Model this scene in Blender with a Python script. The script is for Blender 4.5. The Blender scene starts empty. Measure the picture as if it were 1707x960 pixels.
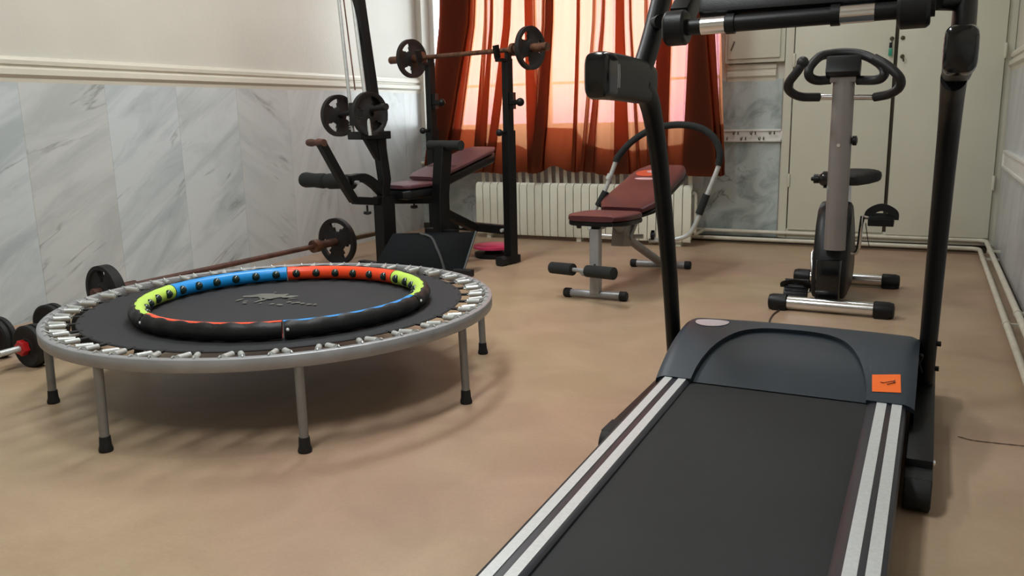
import bpy, bmesh, math, random
from mathutils import Vector, Matrix
random.seed(7)
S = bpy.context.scene
COL = S.collection
PI = math.pi

# ------------------------------------------------------------------ camera
FPX = 1393.3
YAW, PITCH, ROLL = 0.45751148, 0.20222787, -0.02138997
CAM = Vector((0, 0, 0.92))
cy_, sy_ = math.cos(YAW), math.sin(YAW)
FWD = Vector((-sy_*math.cos(PITCH), cy_*math.cos(PITCH), -math.sin(PITCH)))
R0 = Vector((cy_, sy_, 0)); U0 = R0.cross(FWD)
RGT = R0*math.cos(ROLL) + U0*math.sin(ROLL)
UPV = -R0*math.sin(ROLL) + U0*math.cos(ROLL)
cam = bpy.data.cameras.new('camera'); camo = bpy.data.objects.new('camera', cam); COL.objects.link(camo)
cam.sensor_fit = 'HORIZONTAL'; cam.sensor_width = 36; cam.lens = 36*FPX/1707
cam.clip_start = 0.02; cam.clip_end = 200
camo.matrix_world = Matrix(((RGT.x, UPV.x, -FWD.x, CAM.x), (RGT.y, UPV.y, -FWD.y, CAM.y), (RGT.z, UPV.z, -FWD.z, CAM.z), (0, 0, 0, 1)))
S.camera = camo

# room limits in metres
XL, XR, YB, YF, ZC = -3.83, 0.45, 6.10, -1.6, 2.95
WX0, WX1, WZ0, WZ1 = -3.78, -1.32, 0.82, 2.45      # window opening

# ------------------------------------------------------------------ world, lights, exposure
S.view_settings.view_transform = 'Standard'; S.view_settings.look = 'None'
S.view_settings.gamma = 1; S.view_settings.use_curve_mapping = False
S.view_settings.exposure = 0.0
W = bpy.data.worlds.new('sky'); S.world = W; W.use_nodes = True
bg = W.node_tree.nodes['Background']; bg.inputs[0].default_value = (0.90, 0.94, 1.0, 1); bg.inputs[1].default_value = 12.0
def area(name, loc, rot, sx, sy, power, col=(1, 1, 1), portal=False):
    l = bpy.data.lights.new(name, 'AREA'); l.shape = 'RECTANGLE'; l.size = sx; l.size_y = sy; l.energy = power; l.color = col
    o = bpy.data.objects.new(name, l); o.location = loc; o.rotation_euler = rot; COL.objects.link(o)
    if portal: l.cycles.is_portal = True
    return o
area('window_portal', ((WX0+WX1)/2, YB+0.24, (WZ0+WZ1)/2), (-PI/2, 0, 0), WX1-WX0, WZ1-WZ0, 1, portal=True)
area('ceiling_lamp', (-2.3, 3.3, ZC-0.05), (0, 0, 0), 0.35, 1.3, 48, (0.95, 0.99, 1.0))
area('ceiling_lamp', (-1.3, 1.1, ZC-0.05), (0, 0, 0), 0.35, 1.3, 52, (0.95, 0.99, 1.0))
area('ceiling_lamp', (-0.7, 4.7, ZC-0.05), (0, 0, 0), 0.3, 1.2, 11, (0.95, 0.99, 1.0))

# ------------------------------------------------------------------ helpers
def ray(x, y): return RGT*((x-853.5)/FPX) - UPV*((y-480)/FPX) + FWD
def PZ(x, y, z): d = ray(x, y); return CAM + d*((z-CAM.z)/d.z)
def PY(x, y, Y): d = ray(x, y); return CAM + d*(Y/d.y)
def PX(x, y, X): d = ray(x, y); return CAM + d*(X/d.x)
def V(*a): return Vector(a)
def lin(c):
    return tuple(((v/255)/12.92 if v/255 <= 0.04045 else ((v/255+0.055)/1.055)**2.4) for v in c)
LOCS = {}
class M:
    def __init__(s): s.v = []; s.f = []; s.mi = []; s.cur = 0
    def add(s, vs, fs):
        o = len(s.v); s.v += [Vector(v) for v in vs]
        for f in fs: s.f.append([i+o for i in f]); s.mi.append(s.cur)
        return s
    def box(s, c, size, rot=None):
        c = Vector(c); hx, hy, hz = size[0]/2, size[1]/2, size[2]/2
        vs = [Vector((x, y, z)) for x in (-hx, hx) for y in (-hy, hy) for z in (-hz, hz)]
        if rot is not None: vs = [rot @ v for v in vs]
        return s.add([c+v for v in vs], [(0, 1, 3, 2), (4, 6, 7, 5), (0, 4, 5, 1), (2, 3, 7, 6), (0, 2, 6, 4), (1, 5, 7, 3)])
    def bb(s, x0, x1, y0, y1, z0, z1): return s.box(((x0+x1)/2, (y0+y1)/2, (z0+z1)/2), (abs(x1-x0), abs(y1-y0), abs(z1-z0)))
    def sweep(s, pts, prof, up=None, closed=False, cap=True, scales=None):
        """sweep a 2D profile [(u,w)] along pts; u = side axis, w = 'up' axis"""
        pts = [Vector(p) for p in pts]; n = len(pts); rings = []
        prevu = None
        for i in range(n):
            if closed: t = pts[(i+1) % n]-pts[i-1]
            else: t = pts[min(i+1, n-1)]-pts[max(i-1, 0)]
            t.normalize()
            if up is not None: u = Vector(up)
            elif prevu is None: u = Vector((0, 0, 1)) if abs(t.z) < 0.9 else Vector((0, 1, 0))
            else: u = prevu
            u = u - t*u.dot(t)
            if u.length < 1e-6: u = t.orthogonal()
            u.normalize(); prevu = u
            sd = t.cross(u)
            k = scales[i] if scales else 1.0
            # widen at mitred corners
            rings.append([pts[i] + sd*(a*k) + u*(b*k) for a, b in prof])
        m = len(prof); vs = [v for r in rings for v in r]; fs = []
        for i in range(n if closed else n-1):
            j = (i+1) % n
            for k in range(m):
                l = (k+1) % m
                fs.append((i*m+k, i*m+l, j*m+l, j*m+k))
        if cap and not closed:
            fs.append(tuple(range(m-1, -1, -1))); fs.append(tuple((n-1)*m+k for k in range(m)))
        return s.add(vs, fs)
    def tube(s, pts, r, n=12, closed=False, cap=True, up=None):
        if isinstance(r, (list, tuple)): sc = list(r); rr = 1.0
        else: sc = None; rr = r
        return s.sweep(pts, [(rr*math.cos(2*PI*k/n), rr*math.sin(2*PI*k/n)) for k in range(n)], up, closed, cap, sc)
    def sq(s, pts, w, h, up=(0, 0, 1), ch=0.004):
        a, b = w/2, h/2; c = min(ch, a*0.5, b*0.5)
        return s.sweep(pts, [(-a+c, -b), (a-c, -b), (a, -b+c), (a, b-c), (a-c, b), (-a+c, b), (-a, b-c), (-a, -b+c)], up)
    def lathe(s, prof, o, ax, n=24):
        """prof = [(radius, height along ax)]"""
        o = Vector(o); ax = Vector(ax).normalized(); u = ax.orthogonal().normalized(); w = ax.cross(u)
        vs = []; fs = []; m = len(prof)
        for i in range(n):
            a = 2*PI*i/n; d = u*math.cos(a)+w*math.sin(a)
            vs += [o+ax*h+d*r for r, h in prof]
        for i in range(n):
            j = (i+1) % n
            for k in range(m-1): fs.append((i*m+k, j*m+k, j*m+k+1, i*m+k+1))
        if prof[0][0] > 1e-6: fs.append(tuple(i*m for i in range(n-1, -1, -1)))
        if prof[-1][0] > 1e-6: fs.append(tuple(i*m+m-1 for i in range(n)))
        return s.add(vs, fs)
    def ball(s, c, r, n=12, sc=(1, 1, 1)):
        c = Vector(c); vs = []; fs = []; m = n//2
        for i in range(m+1):
            p = PI*i/m
            for k in range(n):
                a = 2*PI*k/n; vs.append(c+Vector((r*sc[0]*math.sin(p)*math.cos(a), r*sc[1]*math.sin(p)*math.sin(a), r*sc[2]*math.cos(p))))
        for i in range(m):
            for k in range(n):
                l = (k+1) % n; fs.append((i*n+k, (i+1)*n+k, (i+1)*n+l, i*n+l))
        return s.add(vs, fs)
    def prism(s, poly, o, ux, uy, t0, t1):
        """extrude a 2D polygon (in axes ux, uy at o) between t0 and t1 along ux x uy"""
        o = Vector(o); ux = Vector(ux).normalized(); uy = Vector(uy).normalized(); n = ux.cross(uy)
        m = len(poly)
        vs = [o+ux*a+uy*b+n*t for t in (t0, t1) for a, b in poly]
        fs = [tuple(range(m-1, -1, -1)), tuple(range(m, 2*m))]+[(k, (k+1) % m, m+(k+1) % m, m+k) for k in range(m)]
        return s.add(vs, fs)
    def grid(s, rows):
        n = len(rows); m = len(rows[0])
        return s.add([v for r in rows for v in r], [(i*m+k, i*m+k+1, (i+1)*m+k+1, (i+1)*m+k) for i in range(n-1) for k in range(m-1)])
def obj(name, m, mat, parent=None, loc=None, bevel=0, sharp=38, solid=0, sub=0):
    if loc is None:
        if parent is not None: loc = LOCS[parent.name]
        else:
            lo = Vector([min(v[i] for v in m.v) for i in range(3)]); hi = Vector([max(v[i] for v in m.v) for i in range(3)])
            loc = Vector(((lo.x+hi.x)/2, (lo.y+hi.y)/2, lo.z))
    loc = Vector(loc)
    me = bpy.data.meshes.new(name); me.from_pydata([v-loc for v in m.v], [], m.f)
    mats = mat if isinstance(mat, (list, tuple)) else [mat]
    for x in mats: me.materials.append(x)
    for p, i in zip(me.polygons, m.mi): p.material_index = min(i, len(mats)-1)
    bm = bmesh.new(); bm.from_mesh(me)
    bmesh.ops.remove_doubles(bm, verts=bm.verts, dist=1e-6)
    bmesh.ops.recalc_face_normals(bm, faces=bm.faces)
    if bevel:
        ed = [e for e in bm.edges if len(e.link_faces) == 2 and e.calc_face_angle(0) > math.radians(50)]
        bmesh.ops.bevel(bm, geom=ed, offset=bevel, segments=2, affect='EDGES', profile=0.6, clamp_overlap=True)
    bm.to_mesh(me); bm.free()
    for p in me.polygons: p.use_smooth = True
    me.set_sharp_from_angle(angle=math.radians(sharp))
    o = bpy.data.objects.new(name, me); COL.objects.link(o)
    if parent is not None: o.parent = parent; o.location = loc-LOCS[parent.name]
    else: o.location = loc
    LOCS[o.name] = loc
    if solid:
        md = o.modifiers.new('thick', 'SOLIDIFY'); md.thickness = solid; md.offset = 0
    if sub:
        md = o.modifiers.new('smooth', 'SUBSURF'); md.levels = sub; md.render_levels = sub
    return o
def thing(name, label, cat, loc, group=None):
    o = bpy.data.objects.new(name, None); COL.objects.link(o); o.location = loc; o.empty_display_size = 0.05
    LOCS[o.name] = Vector(loc); o['label'] = label; o['category'] = cat
    if group: o['group'] = group
    return o
def tag(o, label, cat, group=None):
    o['label'] = label; o['category'] = cat
    if group: o['group'] = group
    return o
def struct(o): o['kind'] = 'structure'; return o
def arc(c, u, w, r, a0, a1, n=10):
    c = Vector(c); u = Vector(u); w = Vector(w)
    return [c+u*(r*math.cos(math.radians(a0+(a1-a0)*i/n)))+w*(r*math.sin(math.radians(a0+(a1-a0)*i/n))) for i in range(n+1)]
def spline(pts, k=6):
    """Catmull-Rom through pts"""
    P = [Vector(p) for p in pts]; P = [2*P[0]-P[1]]+P+[2*P[-1]-P[-2]]; out = []
    for i in range(1, len(P)-2):
        a, b, c, d = P[i-1], P[i], P[i+1], P[i+2]
        for j in range(k):
            t = j/k
            out.append(0.5*((2*b)+(c-a)*t+(2*a-5*b+4*c-d)*t*t+(3*b-a-3*c+d)*t**3))
    out.append(P[-2]); return out

# ------------------------------------------------------------------ materials
def mat(name, rgb, rough=0.5, metal=0.0, var=0.08, scale=12, bump=0.0, bscale=80, spec=0.5, coat=0.0, rgb2=None):
    m = bpy.data.materials.new(name); m.use_nodes = True; nt = m.node_tree; N = nt.nodes; L = nt.links
    b = N['Principled BSDF']; c = lin(rgb)
    c2 = lin(rgb2) if rgb2 else tuple(max(0, v*(1-var*2)) for v in c)
    tc = N.new('ShaderNodeTexCoord'); no = N.new('ShaderNodeTexNoise'); no.inputs['Scale'].default_value = scale; no.inputs['Detail'].default_value = 4
    L.new(tc.outputs['Object'], no.inputs['Vector'])
    rp = N.new('ShaderNodeValToRGB'); rp.color_ramp.elements[0].position = 0.35; rp.color_ramp.elements[1].position = 0.65
    rp.color_ramp.elements[0].color = (*c2, 1); rp.color_ramp.elements[1].color = (*c, 1)
    L.new(no.outputs['Fac'], rp.inputs['Fac']); L.new(rp.outputs['Color'], b.inputs['Base Color'])
    b.inputs['Roughness'].default_value = rough; b.inputs['Metallic'].default_value = metal
    b.inputs['Specular IOR Level'].default_value = spec; b.inputs['Coat Weight'].default_value = coat
    if bump:
        n2 = N.new('ShaderNodeTexNoise'); n2.inputs['Scale'].default_value = bscale; n2.inputs['Detail'].default_value = 3
        L.new(tc.outputs['Object'], n2.inputs['Vector'])
        bp = N.new('ShaderNodeBump'); bp.inputs['Strength'].default_value = bump; bp.inputs['Distance'].default_value = 0.004
        L.new(n2.outputs['Fac'], bp.inputs['Height']); L.new(bp.outputs['Normal'], b.inputs['Normal'])
    return m
MAT = {}
def mk(k, *a, **kw): MAT[k] = mat(k, *a, **kw); return MAT[k]
mk('wall_paint', (206, 203, 191), 0.55, var=0.02, scale=3, bump=0.15, bscale=40)
mk('trim_paint', (214, 210, 194), 0.4, var=0.02, scale=5)
mk('ceiling_paint', (235, 232, 224), 0.8, var=0.01)
mk('cupboard_paint', (210, 209, 192), 0.38, var=0.025, scale=3, bump=0.08, bscale=25)
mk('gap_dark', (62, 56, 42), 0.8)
mk('pipe_paint', (214, 209, 192), 0.4, var=0.06, scale=20)
mk('radiator_paint', (232, 232, 214), 0.4, var=0.03, scale=8)
mk('white_paint', (226, 224, 218), 0.4, var=0.04, scale=10)
mk('black_metal', (10, 11, 12), 0.45, var=0.15, scale=10, bump=0.08, bscale=120, spec=0.3)
mk('black_plastic', (15, 17, 19), 0.42, var=0.1, scale=15, bump=0.1, bscale=300, spec=0.35)
mk('black_gloss', (16, 18, 20), 0.16, var=0.05)
mk('black_rubber', (20, 20, 21), 0.7, var=0.1, scale=20, bump=0.2, bscale=150)
mk('foam', (30, 34, 33), 0.85, var=0.1, scale=30, bump=0.4, bscale=220)
mk('foam_black', (18, 19, 21), 0.5, var=0.1, scale=20, bump=0.2, bscale=90)
mk('iron', (24, 22, 22), 0.6, 0.0, var=0.25, scale=14, bump=0.3, bscale=90)
mk('rust', (122, 84, 62), 0.5, 0.45, var=0.3, scale=25, bump=0.2, bscale=90, rgb2=(74, 48, 38))
mk('wood_brown', (96, 62, 50), 0.55, 0.1, var=0.25, scale=14, bump=0.2)
mk('chrome', (232, 232, 232), 0.2, 1.0, var=0.03)
mk('zinc', (205, 209, 206), 0.35, 0.35, var=0.06, scale=40)
mk('steel_grey', (160, 161, 163), 0.4, 0.25, var=0.06, scale=20)
mk('steel_leg', (138, 138, 136), 0.42, 0.35, var=0.06, scale=20)
mk('bike_grey', (138, 132, 128), 0.36, 0.35, var=0.04, scale=10)
mk('burgundy', (82, 38, 42), 0.4, var=0.1, scale=10, bump=0.12, bscale=180)
mk('burgundy_light', (94, 58, 64), 0.42, var=0.1, scale=10, bump=0.12, bscale=180)
mk('mat_fabric', (42, 43, 46), 0.8, var=0.06, scale=6, bump=0.25, bscale=500)
mk('logo_pale', (112, 112, 104), 0.8, var=0.1)
mk('hood_plastic', (42, 52, 61), 0.5, var=0.04, scale=10, bump=0.06, bscale=400)
mk('hood_dark', (29, 40, 48), 0.52, var=0.04, scale=10, bump=0.05, bscale=400)
mk('rail_dark', (40, 42, 48), 0.42, var=0.06, scale=10)
mk('stripe_silver', (206, 209, 208), 0.42, 0.15, var=0.05, scale=120)
mk('sticker_orange', (252, 112, 30), 0.5, var=0.02)
mk('sticker_silver', (215, 212, 216), 0.35, 0.3, var=0.04)
mk('red_plastic', (196, 34, 38), 0.4, var=0.05)
mk('pink_plastic', (222, 62, 112), 0.4, var=0.05)
mk('orange_label', (214, 84, 52), 0.45, var=0.1)
mk('pale_label', (214, 178, 184), 0.45, var=0.1)
mk('hoop_red', (255, 78, 34), 0.36, var=0.02)
mk('hoop_blue', (22, 150, 232), 0.36, var=0.02)
mk('hoop_lime', (200, 238, 96), 0.4, var=0.02)
mk('ball_green', (8, 40, 34), 0.12, var=0.1, coat=0.5)
mk('key_green', (40, 150, 120), 0.35)
mk('brass_dark', (92, 84, 66), 0.4, 0.7)
mk('fabric_black', (13, 16, 19), 0.7, var=0.1, scale=8, bump=0.25, bscale=60, spec=0.15)
mk('piping_grey', (62, 66, 66), 0.5)
mk('white_dot', (240, 240, 238), 0.3)
mk('cord', (70, 52, 44), 0.5)
mk('crack', (96, 74, 62), 0.9)

def floor_mat():
    m = bpy.data.materials.new('linoleum'); m.use_nodes = True; nt = m.node_tree; N = nt.nodes; L = nt.links; b = N['Principled BSDF']
    tc = N.new('ShaderNodeTexCoord')
    def noise(sc, det, dist=0):
        n = N.new('ShaderNodeTexNoise'); n.inputs['Scale'].default_value = sc; n.inputs['Detail'].default_value = det; n.inputs['Distortion'].default_value = dist
        L.new(tc.outputs['Object'], n.inputs['Vector']); return n
    def ramp(src, p0, c0, p1, c1):
        r = N.new('ShaderNodeValToRGB'); r.color_ramp.elements[0].position = p0; r.color_ramp.elements[1].position = p1
        r.color_ramp.elements[0].color = (*c0, 1); r.color_ramp.elements[1].color = (*c1, 1); L.new(src.outputs['Fac'], r.inputs['Fac']); return r
    def mix(mode, fac, a, bb):
        x = N.new('ShaderNodeMix'); x.data_type = 'RGBA'; x.blend_type = mode; x.inputs[0].default_value = fac
        L.new(a, x.inputs[6]); L.new(bb, x.inputs[7]); return x.outputs[2]
    a = ramp(noise(0.9, 3, 0.4), 0.38, lin((178, 148, 126)), 0.62, lin((180, 158, 128)))
    c = ramp(noise(3.5, 6, 0.8), 0.35, (0.82, 0.80, 0.78), 0.65, (1, 1, 1))
    d = ramp(noise(90, 2), 0.3, (0.93, 0.93, 0.93), 0.7, (1, 1, 1))
    e = ramp(noise(14, 5, 1.5), 0.66, (1, 1, 1), 0.78, (0.8, 0.76, 0.74))
    o = mix('MULTIPLY', 0.8, a.outputs[0], c.outputs[0]); o = mix('MULTIPLY', 0.8, o, d.outputs[0]); o = mix('MULTIPLY', 0.35, o, e.outputs[0])
    L.new(o, b.inputs['Base Color']); b.inputs['Roughness'].default_value = 0.42; b.inputs['Specular IOR Level'].default_value = 0.35
    n2 = noise(60, 3); bp = N.new('ShaderNodeBump'); bp.inputs['Strength'].default_value = 0.08; bp.inputs['Distance'].default_value = 0.003
    L.new(n2.outputs['Fac'], bp.inputs['Height']); L.new(bp.outputs['Normal'], b.inputs['Normal'])
    return m
def marble_mat(name, axis, y0, w, base, dark, veins=1.0, warm=(196, 190, 178), msc=(5.0, 0.9, 1)):
    """vertical slabs along 'axis' (0=X, 1=Y) of width w, each slab with its own veining"""
    m = bpy.data.materials.new(name); m.use_nodes = True; nt = m.node_tree; N = nt.nodes; L = nt.links; b = N['Principled BSDF']
    ge = N.new('ShaderNodeNewGeometry'); sp = N.new('ShaderNodeSeparateXYZ'); L.new(ge.outputs['Position'], sp.inputs[0])
    def math_(op, a, bv):
        n = N.new('ShaderNodeMath'); n.operation = op
        for i, v in enumerate((a, bv)):
            if v is None: continue
            if isinstance(v, (int, float)): n.inputs[i].default_value = v
            else: L.new(v, n.inputs[i])
        return n.outputs[0]
    co = sp.outputs[axis]
    q = math_('DIVIDE', math_('SUBTRACT', co, y0), w); idx = math_('FLOOR', q, None); fr = math_('SUBTRACT', q, idx)
    wn = N.new('ShaderNodeTexWhiteNoise'); wn.noise_dimensions = '1D'; L.new(math_('ADD', idx, 0.37), wn.inputs['W'])
    wn2 = N.new('ShaderNodeTexWhiteNoise'); wn2.noise_dimensions = '1D'; L.new(math_('ADD', idx, 7.91), wn2.inputs['W'])
    # 2D coordinates rotated by a per-slab angle
    ang = math_('MULTIPLY', math_('SUBTRACT', wn.outputs['Value'], 0.5), 2.3)
    cv = N.new('ShaderNodeCombineXYZ'); L.new(co, cv.inputs[0]); L.new(sp.outputs[2], cv.inputs[1]); L.new(math_('MULTIPLY', idx, 3.7), cv.inputs[2])
    vr = N.new('ShaderNodeVectorRotate'); vr.rotation_type = 'Z_AXIS'; L.new(cv.outputs[0], vr.inputs['Vector']); L.new(ang, vr.inputs['Angle'])
    mp = N.new('ShaderNodeMapping'); mp.inputs['Scale'].default_value = msc; L.new(vr.outputs[0], mp.inputs[0])
    n1 = N.new('ShaderNodeTexNoise'); n1.inputs['Scale'].default_value = 1.3; n1.inputs['Detail'].default_value = 8; n1.inputs['Roughness'].default_value = 0.62; n1.inputs['Distortion'].default_value = 0.7
    L.new(mp.outputs[0], n1.inputs['Vector'])
    n2 = N.new('ShaderNodeTexNoise'); n2.inputs['Scale'].default_value = 2.2; n2.inputs['Detail'].default_value = 6; n2.inputs['Distortion'].default_value = 1.2
    L.new(cv.outputs[0], n2.inputs['Vector'])
    n3 = N.new('ShaderNodeTexNoise'); n3.inputs['Scale'].default_value = 0.9; n3.inputs['Detail'].default_value = 7; n3.inputs['Distortion'].default_value = 0.5
    L.new(mp.outputs[0], n3.inputs['Vector'])
    ab = math_('ABSOLUTE', math_('SUBTRACT', n3.outputs['Fac'], 0.5), None)
    r3 = N.new('ShaderNodeValToRGB'); r3.color_ramp.elements[0].position = 0.0; r3.color_ramp.elements[0].color = (1, 1, 1, 1)
    r3.color_ramp.elements[1].position = 0.018; r3.color_ramp.elements[1].color = (0, 0, 0, 1); L.new(ab, r3.inputs[0])
    r1 = N.new('ShaderNodeValToRGB'); r1.color_ramp.elements[0].position = 0.36; r1.color_ramp.elements[0].color = (*lin(dark), 1)
    r1.color_ramp.elements[1].position = 0.56; r1.color_ramp.elements[1].color = (*lin(base), 1); L.new(n1.outputs['Fac'], r1.inputs[0])
    def mixc(fac, a, c, mode='MIX'):
        x = N.new('ShaderNodeMix'); x.data_type = 'RGBA'; x.blend_type = mode
        if isinstance(fac, (int, float)): x.inputs[0].default_value = fac
        else: L.new(fac, x.inputs[0])
        L.new(a, x.inputs[6])
        if isinstance(c, tuple): x.inputs[7].default_value = (*c, 1)
        else: L.new(c, x.inputs[7])
        return x.outputs[2]
    warmf = math_('MULTIPLY', wn2.outputs['Value'], 0.4)
    c = mixc(warmf, r1.outputs[0], lin(warm))
    lum = math_('ADD', math_('MULTIPLY', wn.outputs['Value'], 0.08), 0.94)
    sc = N.new('ShaderNodeVectorMath'); sc.operation = 'SCALE'; L.new(c, sc.inputs[0]); L.new(lum, sc.inputs[3])
    c = sc.outputs[0]
    gate = N.new('ShaderNodeValToRGB'); gate.color_ramp.elements[0].position = 0.5; gate.color_ramp.elements[1].position = 0.62; L.new(n2.outputs['Fac'], gate.inputs[0])
    c = mixc(math_('MULTIPLY', math_('MULTIPLY', r3.outputs[0], gate.outputs[0]), 0.55*veins), c, lin((112, 112, 108)))
    seam = math_('LESS_THAN', fr, 0.006)
    c = mixc(math_('MULTIPLY', seam, 0.35), c, lin((120, 118, 112)))
    L.new(c, b.inputs['Base Color']); b.inputs['Roughness'].default_value = 0.3; b.inputs['Specular IOR Level'].default_value = 0.4
    return m
MAT['lino'] = floor_mat()
MAT['marble_left'] = marble_mat('marble_left', 1, 2.59, 0.465, (198, 206, 208), (172, 182, 185))
MAT['marble_back'] = marble_mat('marble_back', 0, -2.4, 0.75, (182, 192, 190), (140, 152, 150), 1.6, (174, 182, 177), (5.0, 3.6, 1))
MAT['marble_right'] = marble_mat('marble_right', 1, 0.2, 0.46, (206, 210, 214), (182, 188, 194), 0.5)

def curtain_mat():
    m = bpy.data.materials.new('orange_voile'); m.use_nodes = True; nt = m.node_tree; N = nt.nodes; L = nt.links
    for n in list(N): N.remove(n)
    out = N.new('ShaderNodeOutputMaterial')
    tr = N.new('ShaderNodeBsdfTransparent'); tl = N.new('ShaderNodeBsdfTranslucent'); df = N.new('ShaderNodeBsdfDiffuse')
    tr.inputs[0].default_value = (0.60, 0.26, 0.40, 1); tl.inputs[0].default_value = (0.68, 0.275, 0.13, 1); df.inputs[0].default_value = (0.11, 0.045, 0.026, 1)
    tc = N.new('ShaderNodeTexCoord'); no = N.new('ShaderNodeTexNoise'); no.inputs['Scale'].default_value = 4; L.new(tc.outputs['Object'], no.inputs['Vector'])
    mr = N.new('ShaderNodeMapRange'); mr.inputs[3].default_value = 0.068; mr.inputs[4].default_value = 0.09; L.new(no.outputs['Fac'], mr.inputs[0])
    m1 = N.new('ShaderNodeMixShader'); m1.inputs[0].default_value = 0.33; L.new(tl.outputs[0], m1.inputs[1]); L.new(df.outputs[0], m1.inputs[2])
    m2 = N.new('ShaderNodeMixShader'); L.new(mr.outputs[0], m2.inputs[0]); L.new(m1.outputs[0], m2.inputs[1]); L.new(tr.outputs[0], m2.inputs[2])
    L.new(m2.outputs[0], out.inputs[0]); return m
MAT['curtain'] = curtain_mat()
def glass_mat():
    m = bpy.data.materials.new('window_glass'); m.use_nodes = True; nt = m.node_tree; N = nt.nodes; L = nt.links
    for n in list(N): N.remove(n)
    out = N.new('ShaderNodeOutputMaterial'); tr = N.new('ShaderNodeBsdfTransparent'); gl = N.new('ShaderNodeBsdfGlossy'); gl.inputs['Roughness'].default_value = 0.03
    tr.inputs[0].default_value = (0.95, 0.97, 0.96, 1)
    fr = N.new('ShaderNodeFresnel'); mx = N.new('ShaderNodeMixShader'); L.new(fr.outputs[0], mx.inputs[0]); L.new(tr.outputs[0], mx.inputs[1]); L.new(gl.outputs[0], mx.inputs[2])
    L.new(mx.outputs[0], out.inputs[0]); return m
MAT['glass'] = glass_mat()
def belt_mat():
    m = mat('treadmill_belt', (25, 30, 30), 0.72, var=0.15, scale=5, bump=0.2, bscale=420)
    nt = m.node_tree; N = nt.nodes; L = nt.links; b = N['Principled BSDF']
    tc = N.new('ShaderNodeTexCoord'); mp = N.new('ShaderNodeMapping'); mp.inputs['Scale'].default_value = (9, 2.2, 1); mp.inputs['Rotation'].default_value = (0, 0, 0.25)
    L.new(tc.outputs['Object'], mp.inputs[0]); n = N.new('ShaderNodeTexNoise'); n.inputs['Scale'].default_value = 3; n.inputs['Detail'].default_value = 10; n.inputs['Roughness'].default_value = 0.75
    L.new(mp.outputs[0], n.inputs['Vector']); r = N.new('ShaderNodeValToRGB'); r.color_ramp.elements[0].position = 0.66; r.color_ramp.elements[1].position = 0.8
    L.new(n.outputs['Fac'], r.inputs[0]); x = N.new('ShaderNodeMix'); x.data_type = 'RGBA'
    k = N.new('ShaderNodeMath'); k.operation = 'MULTIPLY'; k.inputs[1].default_value = 0.5; L.new(r.outputs[0], k.inputs[0]); L.new(k.outputs[0], x.inputs[0])
    src = b.inputs['Base Color'].links[0].from_socket; L.new(src, x.inputs[6]); x.inputs[7].default_value = (*lin((92, 98, 94)), 1); L.new(x.outputs[2], b.inputs['Base Color'])
    return m
MAT['belt'] = belt_mat()

# ------------------------------------------------------------------ room shell
T = 0.2
fl = struct(obj('floor', M().bb(XL-T, XR+T, YF-T, YB+T, -0.1, 0), MAT['lino'], loc=(0, 0, 0)))
cr = M()
cp = [PZ(*p, 0.0015) for p in ((1596, 727), (1618, 733), (1640, 736), (1668, 739), (1707, 743))]
cr.sweep(spline(cp, 4), [(-0.003, 0), (0.003, 0), (0.003, 0.0006), (-0.003, 0.0006)], up=(0, 0, 1), scales=[0.4+0.6*abs(math.sin(i*1.9)) for i in range(17)])
obj('crack', cr, MAT['crack'], fl)
struct(obj('ceiling', M().bb(XL-T, XR+T, YF-T, YB+T, ZC, ZC+0.1), MAT['ceiling_paint']))
DZ = 1.135     # top of the marble
DT = 0.012     # marble slab thickness
struct(obj('wall_left', M().bb(XL-T, XL, YF-T, YB+T, 0, ZC), MAT['wall_paint']))
struct(obj('wall_right', M().bb(XR, XR+T, YF-T, YB+T, 0, ZC), MAT['wall_paint']))
struct(obj('wall_front', M().bb(XL, XR, YF-T, YF, 0, ZC), MAT['wall_paint']))
wb = M()
wb.bb(XL, WX0, YB, YB+T+0.05, 0, ZC).bb(WX1, XR, YB, YB+T+0.05, 0, ZC).bb(WX0, WX1, YB, YB+T+0.05, 0, WZ0).bb(WX0, WX1, YB, YB+T+0.05, WZ1, ZC)
struct(obj('wall_back', wb, MAT['wall_paint']))
struct(obj('trim_1', M().bb(XL, XL+DT, YF, YB, 0, DZ), MAT['marble_left']))
mb = M().bb(XL+DT, WX1, YB-DT, YB, 0, WZ0-0.03).bb(WX1, -0.905, YB-DT, YB, 0, DZ)
struct(obj('trim_2', mb, MAT['marble_back']))
struct(obj('trim_3', M().bb(XR-DT, XR, YF, YB-0.06, 0, DZ), MAT['marble_right']))
# cream moulding along the top of the marble
prof = [(0, 1.125), (0.012, 1.125), (0.016, 1.145), (0.022, 1.15), (0.03, 1.16), (0.03, 1.185), (0.02, 1.192), (0.012, 1.194), (0.012, 1.204), (0.022, 1.207), (0.024, 1.225), (0.016, 1.24), (0, 1.244)]
def mould(name, p0, p1, nrm):
    m = M(); nrm = Vector(nrm)
    vs = [Vector(p)+nrm*d+Vector((0, 0, z)) for p in (p0, p1) for d, z in prof]; n = len(prof)
    m.add(vs, [(k, k+1, n+k+1, n+k) for k in range(n-1)]+[tuple(range(n)), tuple(range(2*n-1, n-1, -1))])
    return struct(obj(name, m, MAT['trim_paint'], sharp=20))
mould('trim_4', (XL, YF, 0), (XL, YB, 0), (1, 0, 0))
mould('trim_5', (WX1+0.04, YB, 0), (-0.95, YB, 0), (0, -1, 0))
mould('trim_6', (XR, YF, 0), (XR, YB-0.06, 0), (-1, 0, 0))
# dark-coloured strips standing in for the shaded gap where floor meets walls
struct(obj('gap_strip_back', M().bb(XL+DT, XR, YB-DT-0.015, YB-DT, 0, 0.045), MAT['gap_dark']))
struct(obj('gap_strip_right', M().bb(XR-DT-0.012, XR-DT, 1.0, YB-0.08, 0, 0.03), MAT['gap_dark']))

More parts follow.
